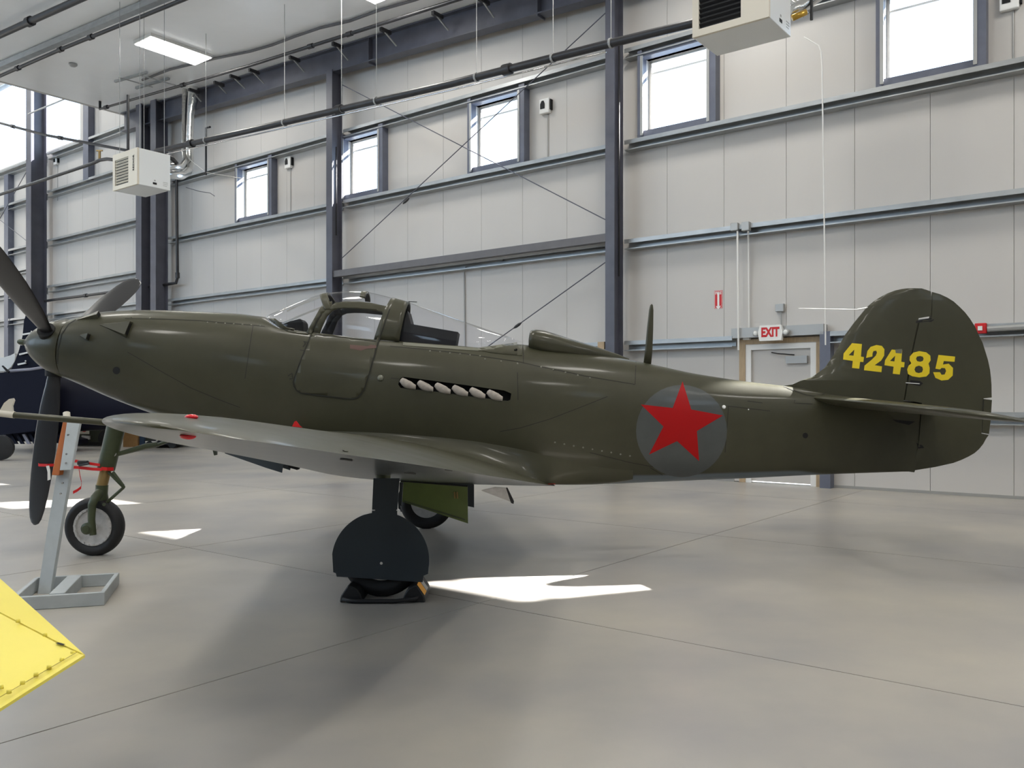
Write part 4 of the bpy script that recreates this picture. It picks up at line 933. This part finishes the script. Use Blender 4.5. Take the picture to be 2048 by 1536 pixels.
digit(Z([(905,555),(1014,566),(1010,600),(940,595),(934,618),(972,612),(1000,640),(998,690),(968,718),(925,722),(885,705),(870,668),(915,668),(925,685),(945,683),(955,660),(948,642),(925,640),(915,650),(885,645)]))
project([(1790,699),(1804,698),(1803,707),(1791,706)], [FIN_BVH], .0045, 'worn_patch', M['rivet'], AC, thick=0, mirror=False)
# panel seams and small fittings on the body
ALLB = [FUS_BVH]
for q in ([(400,641),(440,645),(500,650),(530,653)], [(250,637),(320,638),(400,641)], [(255,704),(300,730),(380,775),(440,800),(480,815)], [(490,757),(500,690),(506,652)], [(780,692),(860,700),(920,706),(1040,724),(1082,734),(1120,741),(1170,752),(1270,769)], [(1272,724),(1270,769)], [(1046,690),(1047,727)],
          [(1022,802),(1090,840),(1000,863),(1040,856),(1100,838),(1160,815),(1215,793)], [(1035,745),(1036,800)], [(1455,812),(1540,822)], [(1590,800),(1588,806),(1625,808)], [(1300,935),(1325,950)], [(1150,1000),(1151,1001)], [(798,758),(782,756)], [(1180,905),(1260,925),(1330,938)], [(600,700),(640,705)], [(1457,812),(1450,905)], [(1495,802),(1525,806)]):
    if q[0][0] == 1022: q = [(1000,863),(1040,856),(1100,838),(1160,815),(1215,793)]
    if q[0][0] == 1150: continue
    seam(q, ALLB+[FIL_BVH])
seam([(113.5+2,735),(116,700),(124,668),(138,648),(152,639)], ALLB, w_=.012)
for x_, y_, r_ in ((233,741,7.5),(1610.5,871,5.5)): project(circ(x_, y_, r_, n=16), ALLB, .002, 'dark_port', M['black'], AC, thick=0, mirror=False)
def blob(px, py, r_, nm, m_, bv=ALLB, flat=.5):
    h, n_ = ray(px, py, bv[0])
    if h is None: return
    bm = bmesh.new(); lathe(bm, [(-.004, r_), (r_*flat*.6, r_*.8), (r_*flat, r_*.3), (r_*flat*1.05, .001)], h, n_ if n_.y < 0 else -n_, 14); fin(nm, bm, M[m_], AC, smooth=True)
blob(761, 756, .034, 'fuel_drain_cover', 'rivet'); blob(1448, 814, .022, 'identification_lamp', 'wht'); blob(1497, 819, .008, 'small_rivet', 'wht')
bm = bmesh.new(); rv = []
for a, b, n_ in (((415,645),(520,651),7), ((970,718),(1035,727),3), ((1082,734),(1180,756),5), ((1110,885),(1260,912),9), ((262,634),(300,636),2), ((860,702),(960,712),6)):
    for k in range(n_):
        f_ = k/max(1, n_-1); h, nr = ray(a[0]+(b[0]-a[0])*f_, a[1]+(b[1]-a[1])*f_, FUS_BVH)
        if h is not None: lathe(bm, [(-.002, .011), (.003, .008), (.005, .001)], h, nr if nr.y < 0 else -nr, 8)
o = fin('rivet_heads', bm, M['rivet'], AC, smooth=True); o['kind'] = 'stuff'
# gun trough fairings on the nose
def fairing(x0, y0, x1, y1, w0, w1, nm):
    a, na = ray(x0, y0, FUS_BVH); b, nb = ray(x1, y1, FUS_BVH)
    if a is None or b is None: return
    n_ = nb if nb.y < 0 else -nb; t_ = (b-a).normalized(); s_ = n_.cross(t_).normalized()
    bm = bmesh.new(); va = [bm.verts.new(a+s_*w0*k-n_*.01) for k in (-1, 1)]+[bm.verts.new(a+n_*.006)]
    vb = [bm.verts.new(b+s_*w1*k-n_*.01) for k in (-1, 1)]+[bm.verts.new(b+s_*w1*k*.85+n_*.05) for k in (1, -1)]
    bm.faces.new((va[0], va[1], vb[1], vb[0])); bm.faces.new((va[1], va[2], vb[2], vb[1])); bm.faces.new((va[2], va[0], vb[0], vb[3])); bm.faces.new((va[2], vb[3], vb[2])); f = bm.faces.new((vb[0], vb[1], vb[2], vb[3]))
    o = fin(nm, bm, M['olive'], AC)
    bm = bmesh.new(); q = [b+s_*w1*.8*k+t_*.0015+n_*z_ for k, z_ in ((-1, 0), (1, 0), (.85, .042), (-.85, .042))]; bm.faces.new([bm.verts.new(p) for p in q]); fin('trough_opening', bm, M['black'], o)
fairing(200, 650, 259, 660, .015, .088, 'gun_fairing'); fairing(160, 671, 179, 675, .02, .035, 'gun_fairing'); fairing(155, 640, 199, 633, .01, .04, 'gun_fairing')
# exhaust stacks
for k in range(6):
    cx0, cy0 = 814.5+k*34.75, 768+k*4.65
    h, n_ = ray(cx0, cy0+14, FUS_BVH); y0 = (h.y if h else YC-.43)+.005
    bm = bmesh.new(); rings = []
    prof = [(-15.5, -4, .2, .6), (-14, -6, 3, 2.5), (-10, -5, 7.5, 3.5), (-4, -1.5, 8.8, 4.5), (2, 1, 8.2, 5), (8, 3.0, 7.6, 4.8), (13, 5.2, 5.5, 4.2), (17, 6.6, 4.6, 3.8)]
    for dx, dy, rz, ry in prof:
        c = P(cx0+dx, cy0+dy, y0); ry_ = ry/PPM*1.1; rz *= .98
        rings.append([c+Vector((.10*rz/PPM*math.sin(2*PI*j/14), ry_*math.cos(2*PI*j/14), rz/PPM*math.sin(2*PI*j/14))) for j in range(14)])
    loft(bm, rings); fin('exhaust_stack', bm, M['exh'], AC, smooth=True, ang=60)

# wing fittings
def on(px, py, bv): h, n_ = ray(px, py, bv); return h, n_
h, n_ = on(383, 836, WING_BVH)
if h is not None:
    bm = bmesh.new(); bmesh.ops.create_uvsphere(bm, u_segments=16, v_segments=10, radius=1); bmesh.ops.scale(bm, vec=(.028, .02, .012), verts=bm.verts); bmesh.ops.translate(bm, vec=h+Vector((0, 0, .004)), verts=bm.verts); fin('position_lamp', bm, M['navl'], wing, smooth=True)
h, n_ = on(376, 871, WING_BVH)
if h is not None:
    bm = bmesh.new(); bmesh.ops.create_uvsphere(bm, u_segments=16, v_segments=10, radius=1); bmesh.ops.scale(bm, vec=(.032, .02, .014), verts=bm.verts); bmesh.ops.translate(bm, vec=h+Vector((0, 0, -.002)), verts=bm.verts); fin('position_lamp', bm, M['navl'], wing, smooth=True)
bm = bmesh.new(); prism(bm, [P(x, y, 8.42) for x, y in ((584,853),(589,843),(592,842),(600,852),(604,855))], (0, .02, 0)); fin('warning_flag', bm, M['strap'], wing)
project([(1092,972),(1098,967),(1108,967),(1112,970),(1110,972.5)], [FIL_BVH, FUS_BVH], .003, 'red_root_mark', M['strap'], AC, thick=0, mirror=False, grid=6)
# pitot boom
t0, t1 = P(28, 830, 4.25), P(262, 849, 4.2)
bm = bmesh.new(); tube(bm, [t0, t1], [.0155, .0165], 14); fin('pitot_boom', bm, M['olive'], wing, smooth=True, ang=40)
bm = bmesh.new(); tube(bm, [P(-14, 826, 4.25), P(0, 826.5, 4.25), P(29, 830, 4.25)], [.012, .017, .0175], 14)
prism(bm, [P(x, y, 4.245) for x, y in ((0,820),(8,806),(18,798),(26,796.5),(28,801),(24,812),(25,822),(29,824))], (0, .012, 0)); fin('pitot_cover', bm, M['leather'], wing, smooth=True, ang=40)
# aileron and flap gaps
for q in ([(683,901),(700,900.5),(735,898.5),(742,901),(720,903),(690,904)],): project(q, [WING_BVH], .003, 'control_gap', M['black'], wing, thick=0, mirror=False, grid=5)
seam([(735,900),(780,906),(812,910)], [WING_BVH], w_=.010, parent=wing, off=.003); seam([(845,918),(880,924),(912,931)], [WING_BVH], w_=.008, parent=wing, off=.003)
for a, b in (((680,917),(705,920)), ((808,945),(832,947)), ((890,938),(905,940))): seam([a, b], [WING_BVH], w_=.014, parent=wing, off=.003)

# undercarriage
def wheel(c, R_, wd, ax, nm, parent=None, rim=.6, tyre='rubber'):
    e = parent
    bm = bmesh.new(); pr = []
    for k in range(25):
        a = PI*k/24-PI/2; pr.append((wd/2*math.sin(a)**1 if True else 0, R_-(1-math.cos(a))*(R_*(1-rim))*1.0 if abs(math.sin(a)) < .999 else R_*rim))
    lathe(bm, [(-wd*.30, R_*rim*.98)]+[(wd/2*math.sin(PI*k/16-PI/2), R_*rim+(R_*(1-rim))*math.cos(PI*k/16-PI/2)**.55) for k in range(1, 16)]+[(wd*.30, R_*rim*.98)], c, ax, 48, cap=False)
    zf = .006
    for v in bm.verts:
        if v.co.z < zf: v.co.z = zf-.004
    o = fin(nm, bm, M[tyre], e, smooth=True, ang=50)
    bm = bmesh.new(); s_ = wd/2
    lathe(bm, [(-s_*.62, R_*.02), (-s_*.62, R_*rim*.98), (-s_*.55, R_*rim*1.01), (s_*.55, R_*rim*1.01), (s_*.72, R_*rim*.97), (s_*.70, R_*rim*.86), (s_*.45, R_*rim*.82), (s_*.40, R_*rim*.5), (s_*.50, R_*rim*.25), (s_*.62, R_*rim*.22), (s_*.62, .005)], c, ax, 48); fin('wheel_rim', bm, M['alu'], o, smooth=True, ang=35)
    u = Vector(ax).orthogonal().normalized(); v_ = Vector(ax).cross(u).normalized()
    for k in range(22):
        a = 2*PI*k/22; q = Vector(c)+(u*math.cos(a)+v_*math.sin(a))*R_*rim*.91+Vector(ax)*s_*.62
        if k % 1 == 0:
            bm = bmesh.new(); tube(bm, [q, q+Vector(ax)*.018], .011, 8); fin('rim_bolt', bm, M['alu'], o)
    return o
AXN = Vector((0, -1, 0))
# nose gear
yn = YC
wc = P(190, 1063, yn); wc.z = .30; ng = wheel(wc, .305, .17, AXN, 'nose_wheel_tyre', AC, rim=.66)
bm = bmesh.new(); tube(bm, [P(236, 838, yn), P(229, 868, yn), P(212, 938, yn)], [.095, .092, .088], 20); fin('nose_strut', bm, M['legg'], AC, smooth=True, ang=40)
bm = bmesh.new(); tube(bm, [P(212, 938, yn), P(203, 974, yn)], .055, 16); fin('oleo_piston', bm, M['brass'], AC, smooth=True, ang=40)
bm = bmesh.new(); tube(bm, [P(204, 970, yn), P(203, 985, yn), P(200, 995, yn), P(198, 1008, yn)], [.062, .062, .085, .06], 16); fin('fork_crown', bm, M['legg'], AC, smooth=True, ang=40)
bm = bmesh.new(); tube(bm, [P(199, 985, yn-.05), P(190, 996, yn-.13), P(184, 1010, yn-.145), P(183, 1040, yn-.145), P(186, 1070, yn-.145)], [.045, .045, .04, .036, .034], 14); fin('wheel_fork', bm, M['legg'], AC, smooth=True, ang=50)
bm = bmesh.new(); lathe(bm, [(0, .06), (.05, .06), (.06, .035), (.07, .035)], Vector((wc.x, yn-.13, wc.z)), AXN, 16); fin('axle_hub', bm, M['legg'], AC, smooth=True, ang=40)
bm = bmesh.new()
for a, b in (((217,944),(247,974)), ((226,944),(247,972)), ((247,975),(208,1010))): tube(bm, [P(*a, yn-.04), P(*b, yn-.04)], .016, 8)
for q in ((247,974), (208,1009)): tube(bm, [P(*q, yn-.09), P(*q, yn+.05)], .018, 8)
fin('torque_link', bm, M['legg'], AC)
bm = bmesh.new(); tube(bm, [P(229, 910, yn), P(290, 893, yn), P(315, 889, yn)], [.022, .03, .026], 10); tube(bm, [P(315, 890, yn), P(352, 876, yn), P(350, 840, yn)], .02, 8); fin('drag_brace', bm, M['legg'], AC)
bm = bmesh.new(); tube(bm, [P(228, 908, yn-.05), P(228, 908, yn+.02)], .025, 10); fin('brace_pin', bm, M['chrome'], AC)
for yy in (yn-.16, yn+.16):
    bm = bmesh.new(); prism(bm, [P(x, y, yn) for x, y in ((455,880),(560,885),(575,925),(572,943),(540,933),(460,905))], (0, .012, 0))
    bmesh.ops.translate(bm, vec=(0, yy-yn, 0), verts=bm.verts); fin('nose_gear_door', bm, M['slate'], AC)
bm = bmesh.new(); prism(bm, [P(x, y, yn+.05) for x, y in ((576,929),(597,935),(594,940),(577,935))], (0, .1, 0)); fin('door_arm', bm, M['black'], AC)
bm = bmesh.new(); prism(bm, [P(x, y, yn) for x, y in ((424,896),(433,898),(433,910),(428,911))], (0, .03, 0)); fin('step_bracket', bm, M['olived'], AC)
# main gear, near side
Yg = F*H/393-.02; gx = (765-1024)*Yg/F
def main_gear(Y, sgn):
    c = Vector((gx, Y, .33)); wheel(c, .335, .20, Vector((0, sgn, 0)), 'main_wheel_tyre', AC, rim=.58)
    bm = bmesh.new(); tube(bm, [Vector((gx-.02, Y-sgn*.12, 1.15)), Vector((gx, Y-sgn*.14, .55)), Vector((gx, Y-sgn*.14, .33))], [.07, .05, .04], 14); tube(bm, [Vector((gx, Y-sgn*.14, .33)), Vector((gx, Y, .33))], .04, 12); fin('main_strut', bm, M['legg'], AC, smooth=True, ang=40)
main_gear(Yg, -1); main_gear(2*YC-Yg, 1)
def cover(Y, mir=False):
    def c_(px, py):
        q = P(px, py, Yg-.13); q.y = Y; return q
    arc = [(762+97*math.cos(a), 1122+97*math.sin(a)*1.0) for a in np.linspace(math.radians(-258+360-360), math.radians(-258+360-360), 1)]
    pts = [(748,956),(800,956),(795,1025)]
    for k in range(0, 25):
        a = math.radians(-70+k*(70+8)/24); pts.append((762+97*math.cos(a), 1120+97*math.sin(a)))
    pts += [(857,1146),(848,1150),(846,1163),(700,1153),(675,1152),(673,1145),(668,1143)]
    for k in range(0, 25):
        a = math.radians(188+k*(250-188)/24-8+8); pts.append((762+97*math.cos(a), 1120+97*math.sin(a)))
    pts += [(745,1025)]
    bm = bmesh.new(); prism(bm, [c_(*p) for p in pts], (0, .014, 0)); return bm
o = fin('wheel_cover', cover(Yg-.16), M['slate'], AC)
bm = bmesh.new(); b_ = P(763, 1126, Yg-.165); tube(bm, [b_, b_+Vector((0, -.012, 0))], .012, 10); fin('cover_bolt', bm, M['chrome'], o)
for x_ in (747, 796): bm = bmesh.new(); q = P(x_, 1020.5, Yg-.165); box(bm, q-Vector((.012, .006, .003)), q+Vector((.012, .006, .004))); fin('cover_clip', bm, M['wht'], o)
bm = bmesh.new(); prism(bm, [P(x, y, Yg-.12) for x, y in ((799,965),(806,965),(803,1012),(798,1010))], (0, .03, 0)); fin('cover_stay', bm, M['slate'], o)
fin('wheel_cover', cover(2*YC-Yg+.15), M['slate'], AC)
# inner doors
Yd_ = YC-.30
bm = bmesh.new(); prism(bm, [P(x, y, Yd_) for x, y in ((801,962),(935,973),(936,1047),(803,1003))], (0, .02, 0)); o = fin('inner_gear_door', bm, M['green'], AC)
bm = bmesh.new(); prism(bm, [P(x, y, Yd_-.004) for x, y in ((808,1001),(930,1038),(930,1041),(808,1004))], (0, .004, 0)); fin('door_flange', bm, M['legg'], o)
for x_ in (909, 914): bm = bmesh.new(); tube(bm, [P(x_, 984, Yd_-.02), P(x_+1, 997, Yd_-.02)], .008, 6); fin('door_latch', bm, M['brass'], o)
bm = bmesh.new(); tube(bm, [P(802, 962, Yd_-.01), P(935, 972.5, Yd_-.01)], .008, 6); fin('hinge_rod', bm, M['black'], o)
bm = bmesh.new(); prism(bm, [P(x, y, YC+.3) for x, y in ((801,958),(948,968),(948,1015),(934,1012),(803,990))], (0, .02, 0)); fin('inner_gear_door', bm, M['slate'], AC)
# small ventral fairing
bm = bmesh.new(); prism(bm, [P(x, y, YC-.55) for x, y in ((962,981),(990,974),(1014,976),(1027,1006),(1022,1004))], (0, .02, 0)); o = fin('ventral_blade', bm, M['alu'], AC)
bm = bmesh.new(); prism(bm, [P(x, y, YC-.56) for x, y in ((1012,976),(1015,976),(1028,1003),(1027,1008),(1022,1006))], (0, .05, 0)); fin('blade_edge', bm, M['inner'], o)

# ================================================================== OTHER THINGS
# chocks with tie bar
yc_ = Yg-.22
for x_, sg, lb in ((722, 1, 'black rubber chock in front of the near main wheel'), (825, -1, 'black rubber chock behind the near main wheel with an amber label')):
    cxx = (x_-1024)*Yg/F; t = thing('wheel_chock', lb, 'chock', (cxx, Yg, 0))
    bm = bmesh.new(); a0, a1 = cxx-sg*.13, cxx+sg*.055
    prism(bm, [(a0, Yg-.24, 0), (a1, Yg-.24, 0), (a1-sg*.015, Yg-.24, .06), (a1-sg*.05, Yg-.24, .11), (a0+sg*.07, Yg-.24, .14), (a0+sg*.01, Yg-.24, .05)], (0, .44, 0)); bevel(bm, .008, 1); fin('chock_body', bm, M['rubber'], t)
    if sg < 0:
        for m_, k0_, k1_ in (('sticker', 0, .55), ('pipeg', .6, 1.0)):
            bm = bmesh.new(); n_ = Vector((.83, 0, .55)); A = Vector((a0-.01, Yg-.23, .052)); B = Vector((a0-.07, Yg-.23, .138)); A, B = A+Vector((.004, 0, .003)), B+Vector((.004, 0, .003))
            bm.faces.new([bm.verts.new(q) for q in (A+Vector((0, .28*k0_, 0)), A+Vector((0, .28*k1_, 0)), B+Vector((0, .28*k1_, 0)), B+Vector((0, .28*k0_, 0)))]); fin('warning_label', bm, M[m_], t)
bm = bmesh.new(); tube(bm, [Vector((gx-.28, Yg-.26, .03)), Vector((gx-.2, Yg-.28, .02)), Vector((gx+.15, Yg-.28, .02)), Vector((gx+.3, Yg-.26, .035)), Vector((gx+.33, Yg-.2, .05))], .017, 10); tag(fin('chock_rope', bm, M['rubber'], smooth=True), 'black rope tying the two wheel chocks together', 'rope')

# propeller stand
ps = thing('propeller_stand', 'pale grey wooden stand with a leaning post beside the propeller blade', 'stand', (-3.55, 7.0, 0))
bx0 = P(208, 1207, F*H/410); Yf = F*H/414; xr = (209-1024)*Yf/F; xl = (40-1024)*Yf/F
bs = Matrix.Translation(Vector((xr, Yf, 0))) @ Matrix.Rotation(math.radians(17), 4, 'Z')
def sbox(a, b, nm='stand_board', m_='standg'):
    bm = bmesh.new(); box(bm, a, b); bevel(bm, .004, 1); fin(nm, bm, M[m_], ps, mtx=bs)
Lb = -.66; Db = .80
sbox((Lb, 0, 0), (0, .035, .105)); sbox((Lb, Db-.035, 0), (0, Db, .105)); sbox((-.035, .035, 0), (0, Db-.035, .105)); sbox((Lb, .035, 0), (Lb+.035, Db-.035, .105))
sbox((-.40, .035, 0), (-.29, Db-.035, .112)); sbox((-.035-.0, .035, 0), (-.04, Db-.04, .01))
def post(pts, Y0, Y1, th, nm, m_, top=.0):
    q = []
    for x, y, f_ in pts: q.append(P(x, y, Y0+(Y1-Y0)*f_))
    bm = bmesh.new(); prism(bm, q, (0, th, 0)); bevel(bm, .004, 1); fin(nm, bm, M[m_], ps)
post([(74,1190,0),(100,1188,0),(122,1050,.4),(158,842,1),(131,842,1),(96,1050,.4)], 7.15, 7.45, .05, 'stand_post', 'standg')
post([(119,941,0),(142,940,0),(160,842,1),(134,841,1)], 7.24, 7.38, .04, 'upper_board', 'standg')
post([(103,950,0),(118,951,0),(136,842,1),(126,841,1)], 7.27, 7.42, .07, 'edge_padding', 'orange')
bm = bmesh.new(); tube(bm, [P(133, 826, 7.45), P(134, 840, 7.42)], .03, 10); fin('padding_end', bm, M['leather'], ps)
for x_, y_ in ((137,870),(134,908),(133,926),(126,966),(122,987)): bm = bmesh.new(); q = P(x_, y_, 7.26); tube(bm, [q, q+Vector((0, -.012, 0))], .008, 8); fin('bolt_head', bm, M['chrome'], ps)
sp_ = thing('tie_down_strap', 'red webbing strap tying the lower propeller blade to the nose strut', 'strap', P(130, 930, 8.7))
def ribbon(pts, w_, nm='strap_band', m_='strap'):
    bm = bmesh.new(); r = []
    for q in pts: r.append([q+Vector((0, 0, w_/2)), q-Vector((0, 0, w_/2))])
    loft(bm, r, closed=False); o = fin(nm, bm, M[m_], sp_); md = o.modifiers.new('t', 'SOLIDIFY'); md.thickness = .004; return o
ribbon([P(77, 927, YC+.05), P(78, 930, YC-.06), P(95, 930.5, YC-.13), P(112, 930, YC-.08), P(118, 928, YC)], .028)
ribbon([P(118, 926, YC-.02), P(152, 922, YC-.06), P(180, 927, YC-.08), P(200, 930, YC-.10)], .028)
ribbon([P(118, 932, YC-.02), P(158, 935, YC-.06), P(185, 938, YC-.08), P(204, 939, YC-.105)], .03)
ribbon([P(203, 937, YC-.105), P(214, 938, YC-.10), P(226, 938, YC-.04), P(228, 937, YC+.02)], .034)
ribbon([P(158, 937, YC-.08), P(160, 950, YC-.08), P(163, 964, YC-.08), P(162, 975, YC-.08), P(154, 981, YC-.09), P(146, 985, YC-.1)], .03)
bm = bmesh.new(); a = P(165, 926, YC-.09); box(bm, a-Vector((.05, .02, .02)), a+Vector((.06, .02, .025))); bevel(bm, .008, 1); tube(bm, [P(158, 931, YC-.1), P(178, 927, YC-.11)], .012, 8); fin('ratchet_buckle', bm, M['pipe'], sp_)
bm = bmesh.new(); prism(bm, [P(x, y, YC-.16) for x, y in ((92,932),(98,931),(100,940),(101,959),(95,961),(95,944))], (0, .004, 0)); tag(fin('paper_tag', bm, M['wht']), 'white paper tag on the lower propeller blade', 'tag')

# yellow wing tip in the foreground
yw = thing('yellow_wing_tip', 'bright yellow aircraft wing tip poking in at lower left', 'wing', (-1.3, 2.2, .95))
def yp(px, py, z):       # point on a sloping plane close to the eye
    Y = (H-z)*F/(py-HZ); return Vector(((px-1024)*Y/F, Y, z))
tip = yp(170, 1309, 1.02)
A0 = yp(-180, 995, 1.16); B0 = yp(-180, 1137, 1.10); C0 = yp(-180, 1492, .93); C1 = yp(-180, 1524, .92)
sm = yp(122, 1287, 1.032); ts = yp(155, 1306, 1.022)
dz = Vector((0, 0, -.007))
def plate(q, nm, dd): bm = bmesh.new(); prism(bm, q, dd); return fin(nm, bm, M['yellow'], yw)
plate([A0, B0, yp(0, 1224, 1.068), sm, tip+Vector((-.001, 0, 0))], 'leading_strip', dz)
plate([B0+Vector((0, -.004, -.002)), yp(0, 1227, 1.066), yp(121, 1290, 1.030), yp(160, 1308, 1.019), tip, yp(0, 1417, .965), C1], 'control_surface', dz)
def nrm_line(a, b, n_):
    return [a.lerp(b, k/n_) for k in range(n_+1)]
def ystrip(a, b, w_, nm, m_='yseam'):
    bm = bmesh.new(); d_ = (b-a).normalized(); s_ = d_.cross(Vector((0, 0, 1))).normalized()*w_/2; o_ = Vector((0, 0, .002)); bm.faces.new([bm.verts.new(q) for q in (a-s_+o_, b-s_+o_, b+s_+o_, a+s_+o_)]); fin(nm, bm, M[m_], yw)
ystrip(yp(-180, 1503, .931), yp(0, 1396, .978), .003, 'panel_seam'); ystrip(yp(0, 1396, .978), yp(154, 1306, 1.0215), .003, 'panel_seam')
ystrip(sm+Vector((-.01, 0, 0)), yp(128, 1291, 1.031), .008, 'hinge_gap', 'black')
for (x_, y_, z_) in ((18,1381,.99),(45,1363,.998),(72,1347,1.004),(98,1332,1.010),(124,1317,1.016),(145,1304,1.022),(36,1240,1.064),(90,1268,1.044),(2,1372,.992)):
    q = yp(x_, y_, z_); bm = bmesh.new(); lathe(bm, [(-.006, .0055), (.0015, .005), (.003, .001)], q, (0, 0, 1), 10); fin('rivet', bm, M['yellow'], yw, smooth=True)

# background machines at the far left
Yb = 27.0
na = thing('navy_aircraft', 'dark navy aircraft with folded wing parked behind the fighter at far left', 'aircraft', P(60, 885, Yb))
def bslab(pts, Y, th, nm, m_, par, bev=.0):
    bm = bmesh.new(); prism(bm, [P(x, y, Y) for x, y in pts], (0, th, 0))
    if bev: bevel(bm, bev, 2)
    return fin(nm, bm, M[m_], par)
bm = bmesh.new(); rings = []
for px, t_, b_, hw in ((-160,742,872,.9),(-60,744,874,1.0),(40,745,872,1.0),(95,742,868,.95),(170,756,862,.8),(260,778,858,.55),(340,800,850,.3)):
    a, b = P(px, t_, Yb), P(px, b_, Yb); c = (a+b)/2; hh = (a.z-b.z)/2
    rings.append([c+Vector((0, hw*math.copysign(abs(math.cos(2*PI*k/20))**.8, math.cos(2*PI*k/20)), hh*math.copysign(abs(math.sin(2*PI*k/20))**.7, math.sin(2*PI*k/20)))) for k in range(20)])
loft(bm, rings); fin('fuselage', bm, M['navy'], na, smooth=True)
tf_ = bslab([(48,640),(52,625),(60,620),(75,640),(85,655),(110,700),(135,745),(25,750),(18,745),(30,722),(38,700),(45,672)], Yb-.3, .16, 'vertical_fin', 'navy', na, .03)
for x0, y0, x1, y1 in ((46,669,64,666),(42,689,48,688),(39,709,56,705),(36,729,52,726),(49,629,58,626)):
    bm = bmesh.new(); tube(bm, [P(x0, y0, Yb-.36), P(x1, y1, Yb-.36)], .035, 4); fin('hinge_plate', bm, M['wht'], tf_)
for x_, y_ in ((63,663),(55,702),(51,722)):
    bm = bmesh.new(); tube(bm, [P(x_, y_, Yb-.36), P(x_, y_, Yb-.42)], .025, 6); fin('hinge_pin', bm, M['wht'], tf_)
fw = bslab([(21,742),(94,736),(104,741),(108,746),(86,862),(0,870),(-60,872),(-60,750),(0,746)], Yb-1.5, .3, 'folded_wing', 'navy', na, .04)
bm = bmesh.new(); tube(bm, [P(20, 742, Yb-1.5), P(60, 739, Yb-1.5), P(93, 734, Yb-1.5)], .045, 8); fin('leading_edge', bm, M['navyg'], fw, smooth=True)
bm = bmesh.new(); tube(bm, [P(108, 746, Yb-1.7), P(106, 757, Yb-1.7), P(90, 830, Yb-1.7), P(85, 862, Yb-1.7)], .03, 6); fin('edge_strip', bm, M['navyg'], fw)
bslab([(3,732),(5,731),(18,743),(15,746)], Yb-1.7, .05, 'boarding_step', 'black', na)
for k in range(8):
    x_ = -8+k*13; bslab([(x_,869),(x_+5,868),(x_+17,888),(x_+10,888)], Yb-1.3, .06, 'flap_rib', 'navyg' if k % 3 == 1 else 'navy', na)
bslab([(-60,866),(84,862),(150,880),(150,889),(84,884),(-60,880)], Yb-.8, .8, 'wing_flap', 'navy', na)
bm = bmesh.new(); lathe(bm, [(-.12, .2), (-.1, .33), (.1, .33), (.12, .2)], P(0, 913, 22.6)+Vector((0, 0, 0)), (.3, -1, 0), 20); o = fin('aircraft_wheel', bm, M['rubber'], na, smooth=True, ang=50)
zmn = min(v.co.z for v in o.data.vertices); o.data.transform(Matrix.Translation((0, 0, -zmn+.005)))
wa = thing('white_wing', 'sunlit white wing tip at the left edge behind the navy fin', 'wing', P(10, 730, Yb+1)); bslab([(-60,716),(8,716),(20,711),(29,706),(31,712),(30,722),(22,735),(10,743),(-60,748)], Yb+.6, .15, 'wing_panel', 'wht', wa, .02)
Yb = 30.2
vh = thing('dark_vehicle', 'dark vehicle with a red and white tail lamp behind the nose wheel strut', 'vehicle', P(190, 888, Yb-1))
bslab([(118,836),(160,826),(232,838),(262,850),(262,888),(118,888)], Yb-1, 1.4, 'vehicle_body', 'olived', vh, .05); bslab([(130,884),(225,884),(225,891),(130,891)], Yb-1.1, .3, 'vehicle_bumper', 'black', vh)
bslab([(160,852),(177,852),(177,868),(160,868)], Yb-1.08, .06, 'number_board', 'leather', vh); bm = bmesh.new(); lathe(bm, [(0, .10), (.05, .09), (.06, .01)], P(168.5, 858, Yb-1.09), (0, -1, 0), 14); fin('tail_lamp', bm, M['navl'], vh, smooth=True)
bslab([(163,871),(178,872),(178,879),(163,878)], Yb-1.12, .1, 'tow_hook', 'alu', vh)
for x_ in (145, 215): bm = bmesh.new(); q = P(x_, 884, Yb-.9); q.z = .28; lathe(bm, [(-.12, .18), (-.1, .28), (.1, .28), (.12, .18)], q, (0, -1, 0), 18); fin('vehicle_wheel', bm, M['rubber'], vh, smooth=True, ang=50)
t = thing('plywood_crate', 'tan plywood crate standing behind the nose wheel strut', 'crate', P(262, 893, 28.5)); o_ = P(0, 0, 1)
def gbox(x0, x1, ytop, Y, dp, nm, m_, par, z0=0.0):
    a, b = P(x0, ytop, Y), P(x1, ytop, Y); bm = bmesh.new(); box(bm, (a.x, Y, z0), (b.x, Y+dp, a.z)); bevel(bm, .01, 1); return fin(nm, bm, M[m_], par)
gbox(246, 276, 850, 28.8, .5, 'crate_side', 'crate', t); gbox(239, 246, 862, 28.8, .4, 'crate_end', 'wht', t)
t = thing('blue_cabinet', 'narrow dark blue cabinet right of the plywood crate', 'cabinet', P(284, 893, 28.8)); gbox(278.5, 289, 850, 28.9, .5, 'cabinet_body', 'blue', t)
t = thing('ground_cart', 'olive ground equipment cart against the far wall', 'cart', P(320, 893, 28)); gbox(291, 330, 872, 28.3, .9, 'cart_body', 'olived', t, .12); gbox(300, 352, 880, 28.1, .8, 'cart_deck', 'inner', t, .1); gbox(331, 352, 876, 28.2, .7, 'engine_box', 'rust', t, .1)
for x_ in (300, 345): bm = bmesh.new(); q = P(x_, 890, 28.1); q.z = .12; lathe(bm, [(-.05, .12), (.05, .12)], q, (0, -1, 0), 14); fin('cart_wheel', bm, M['rubber'], t)
bm = bmesh.new(); tube(bm, [P(291, 884, 28.1), P(312, 884, 28.1), P(318, 876, 28.1)], .03, 6); fin('cart_handle', bm, M['alu'], t)
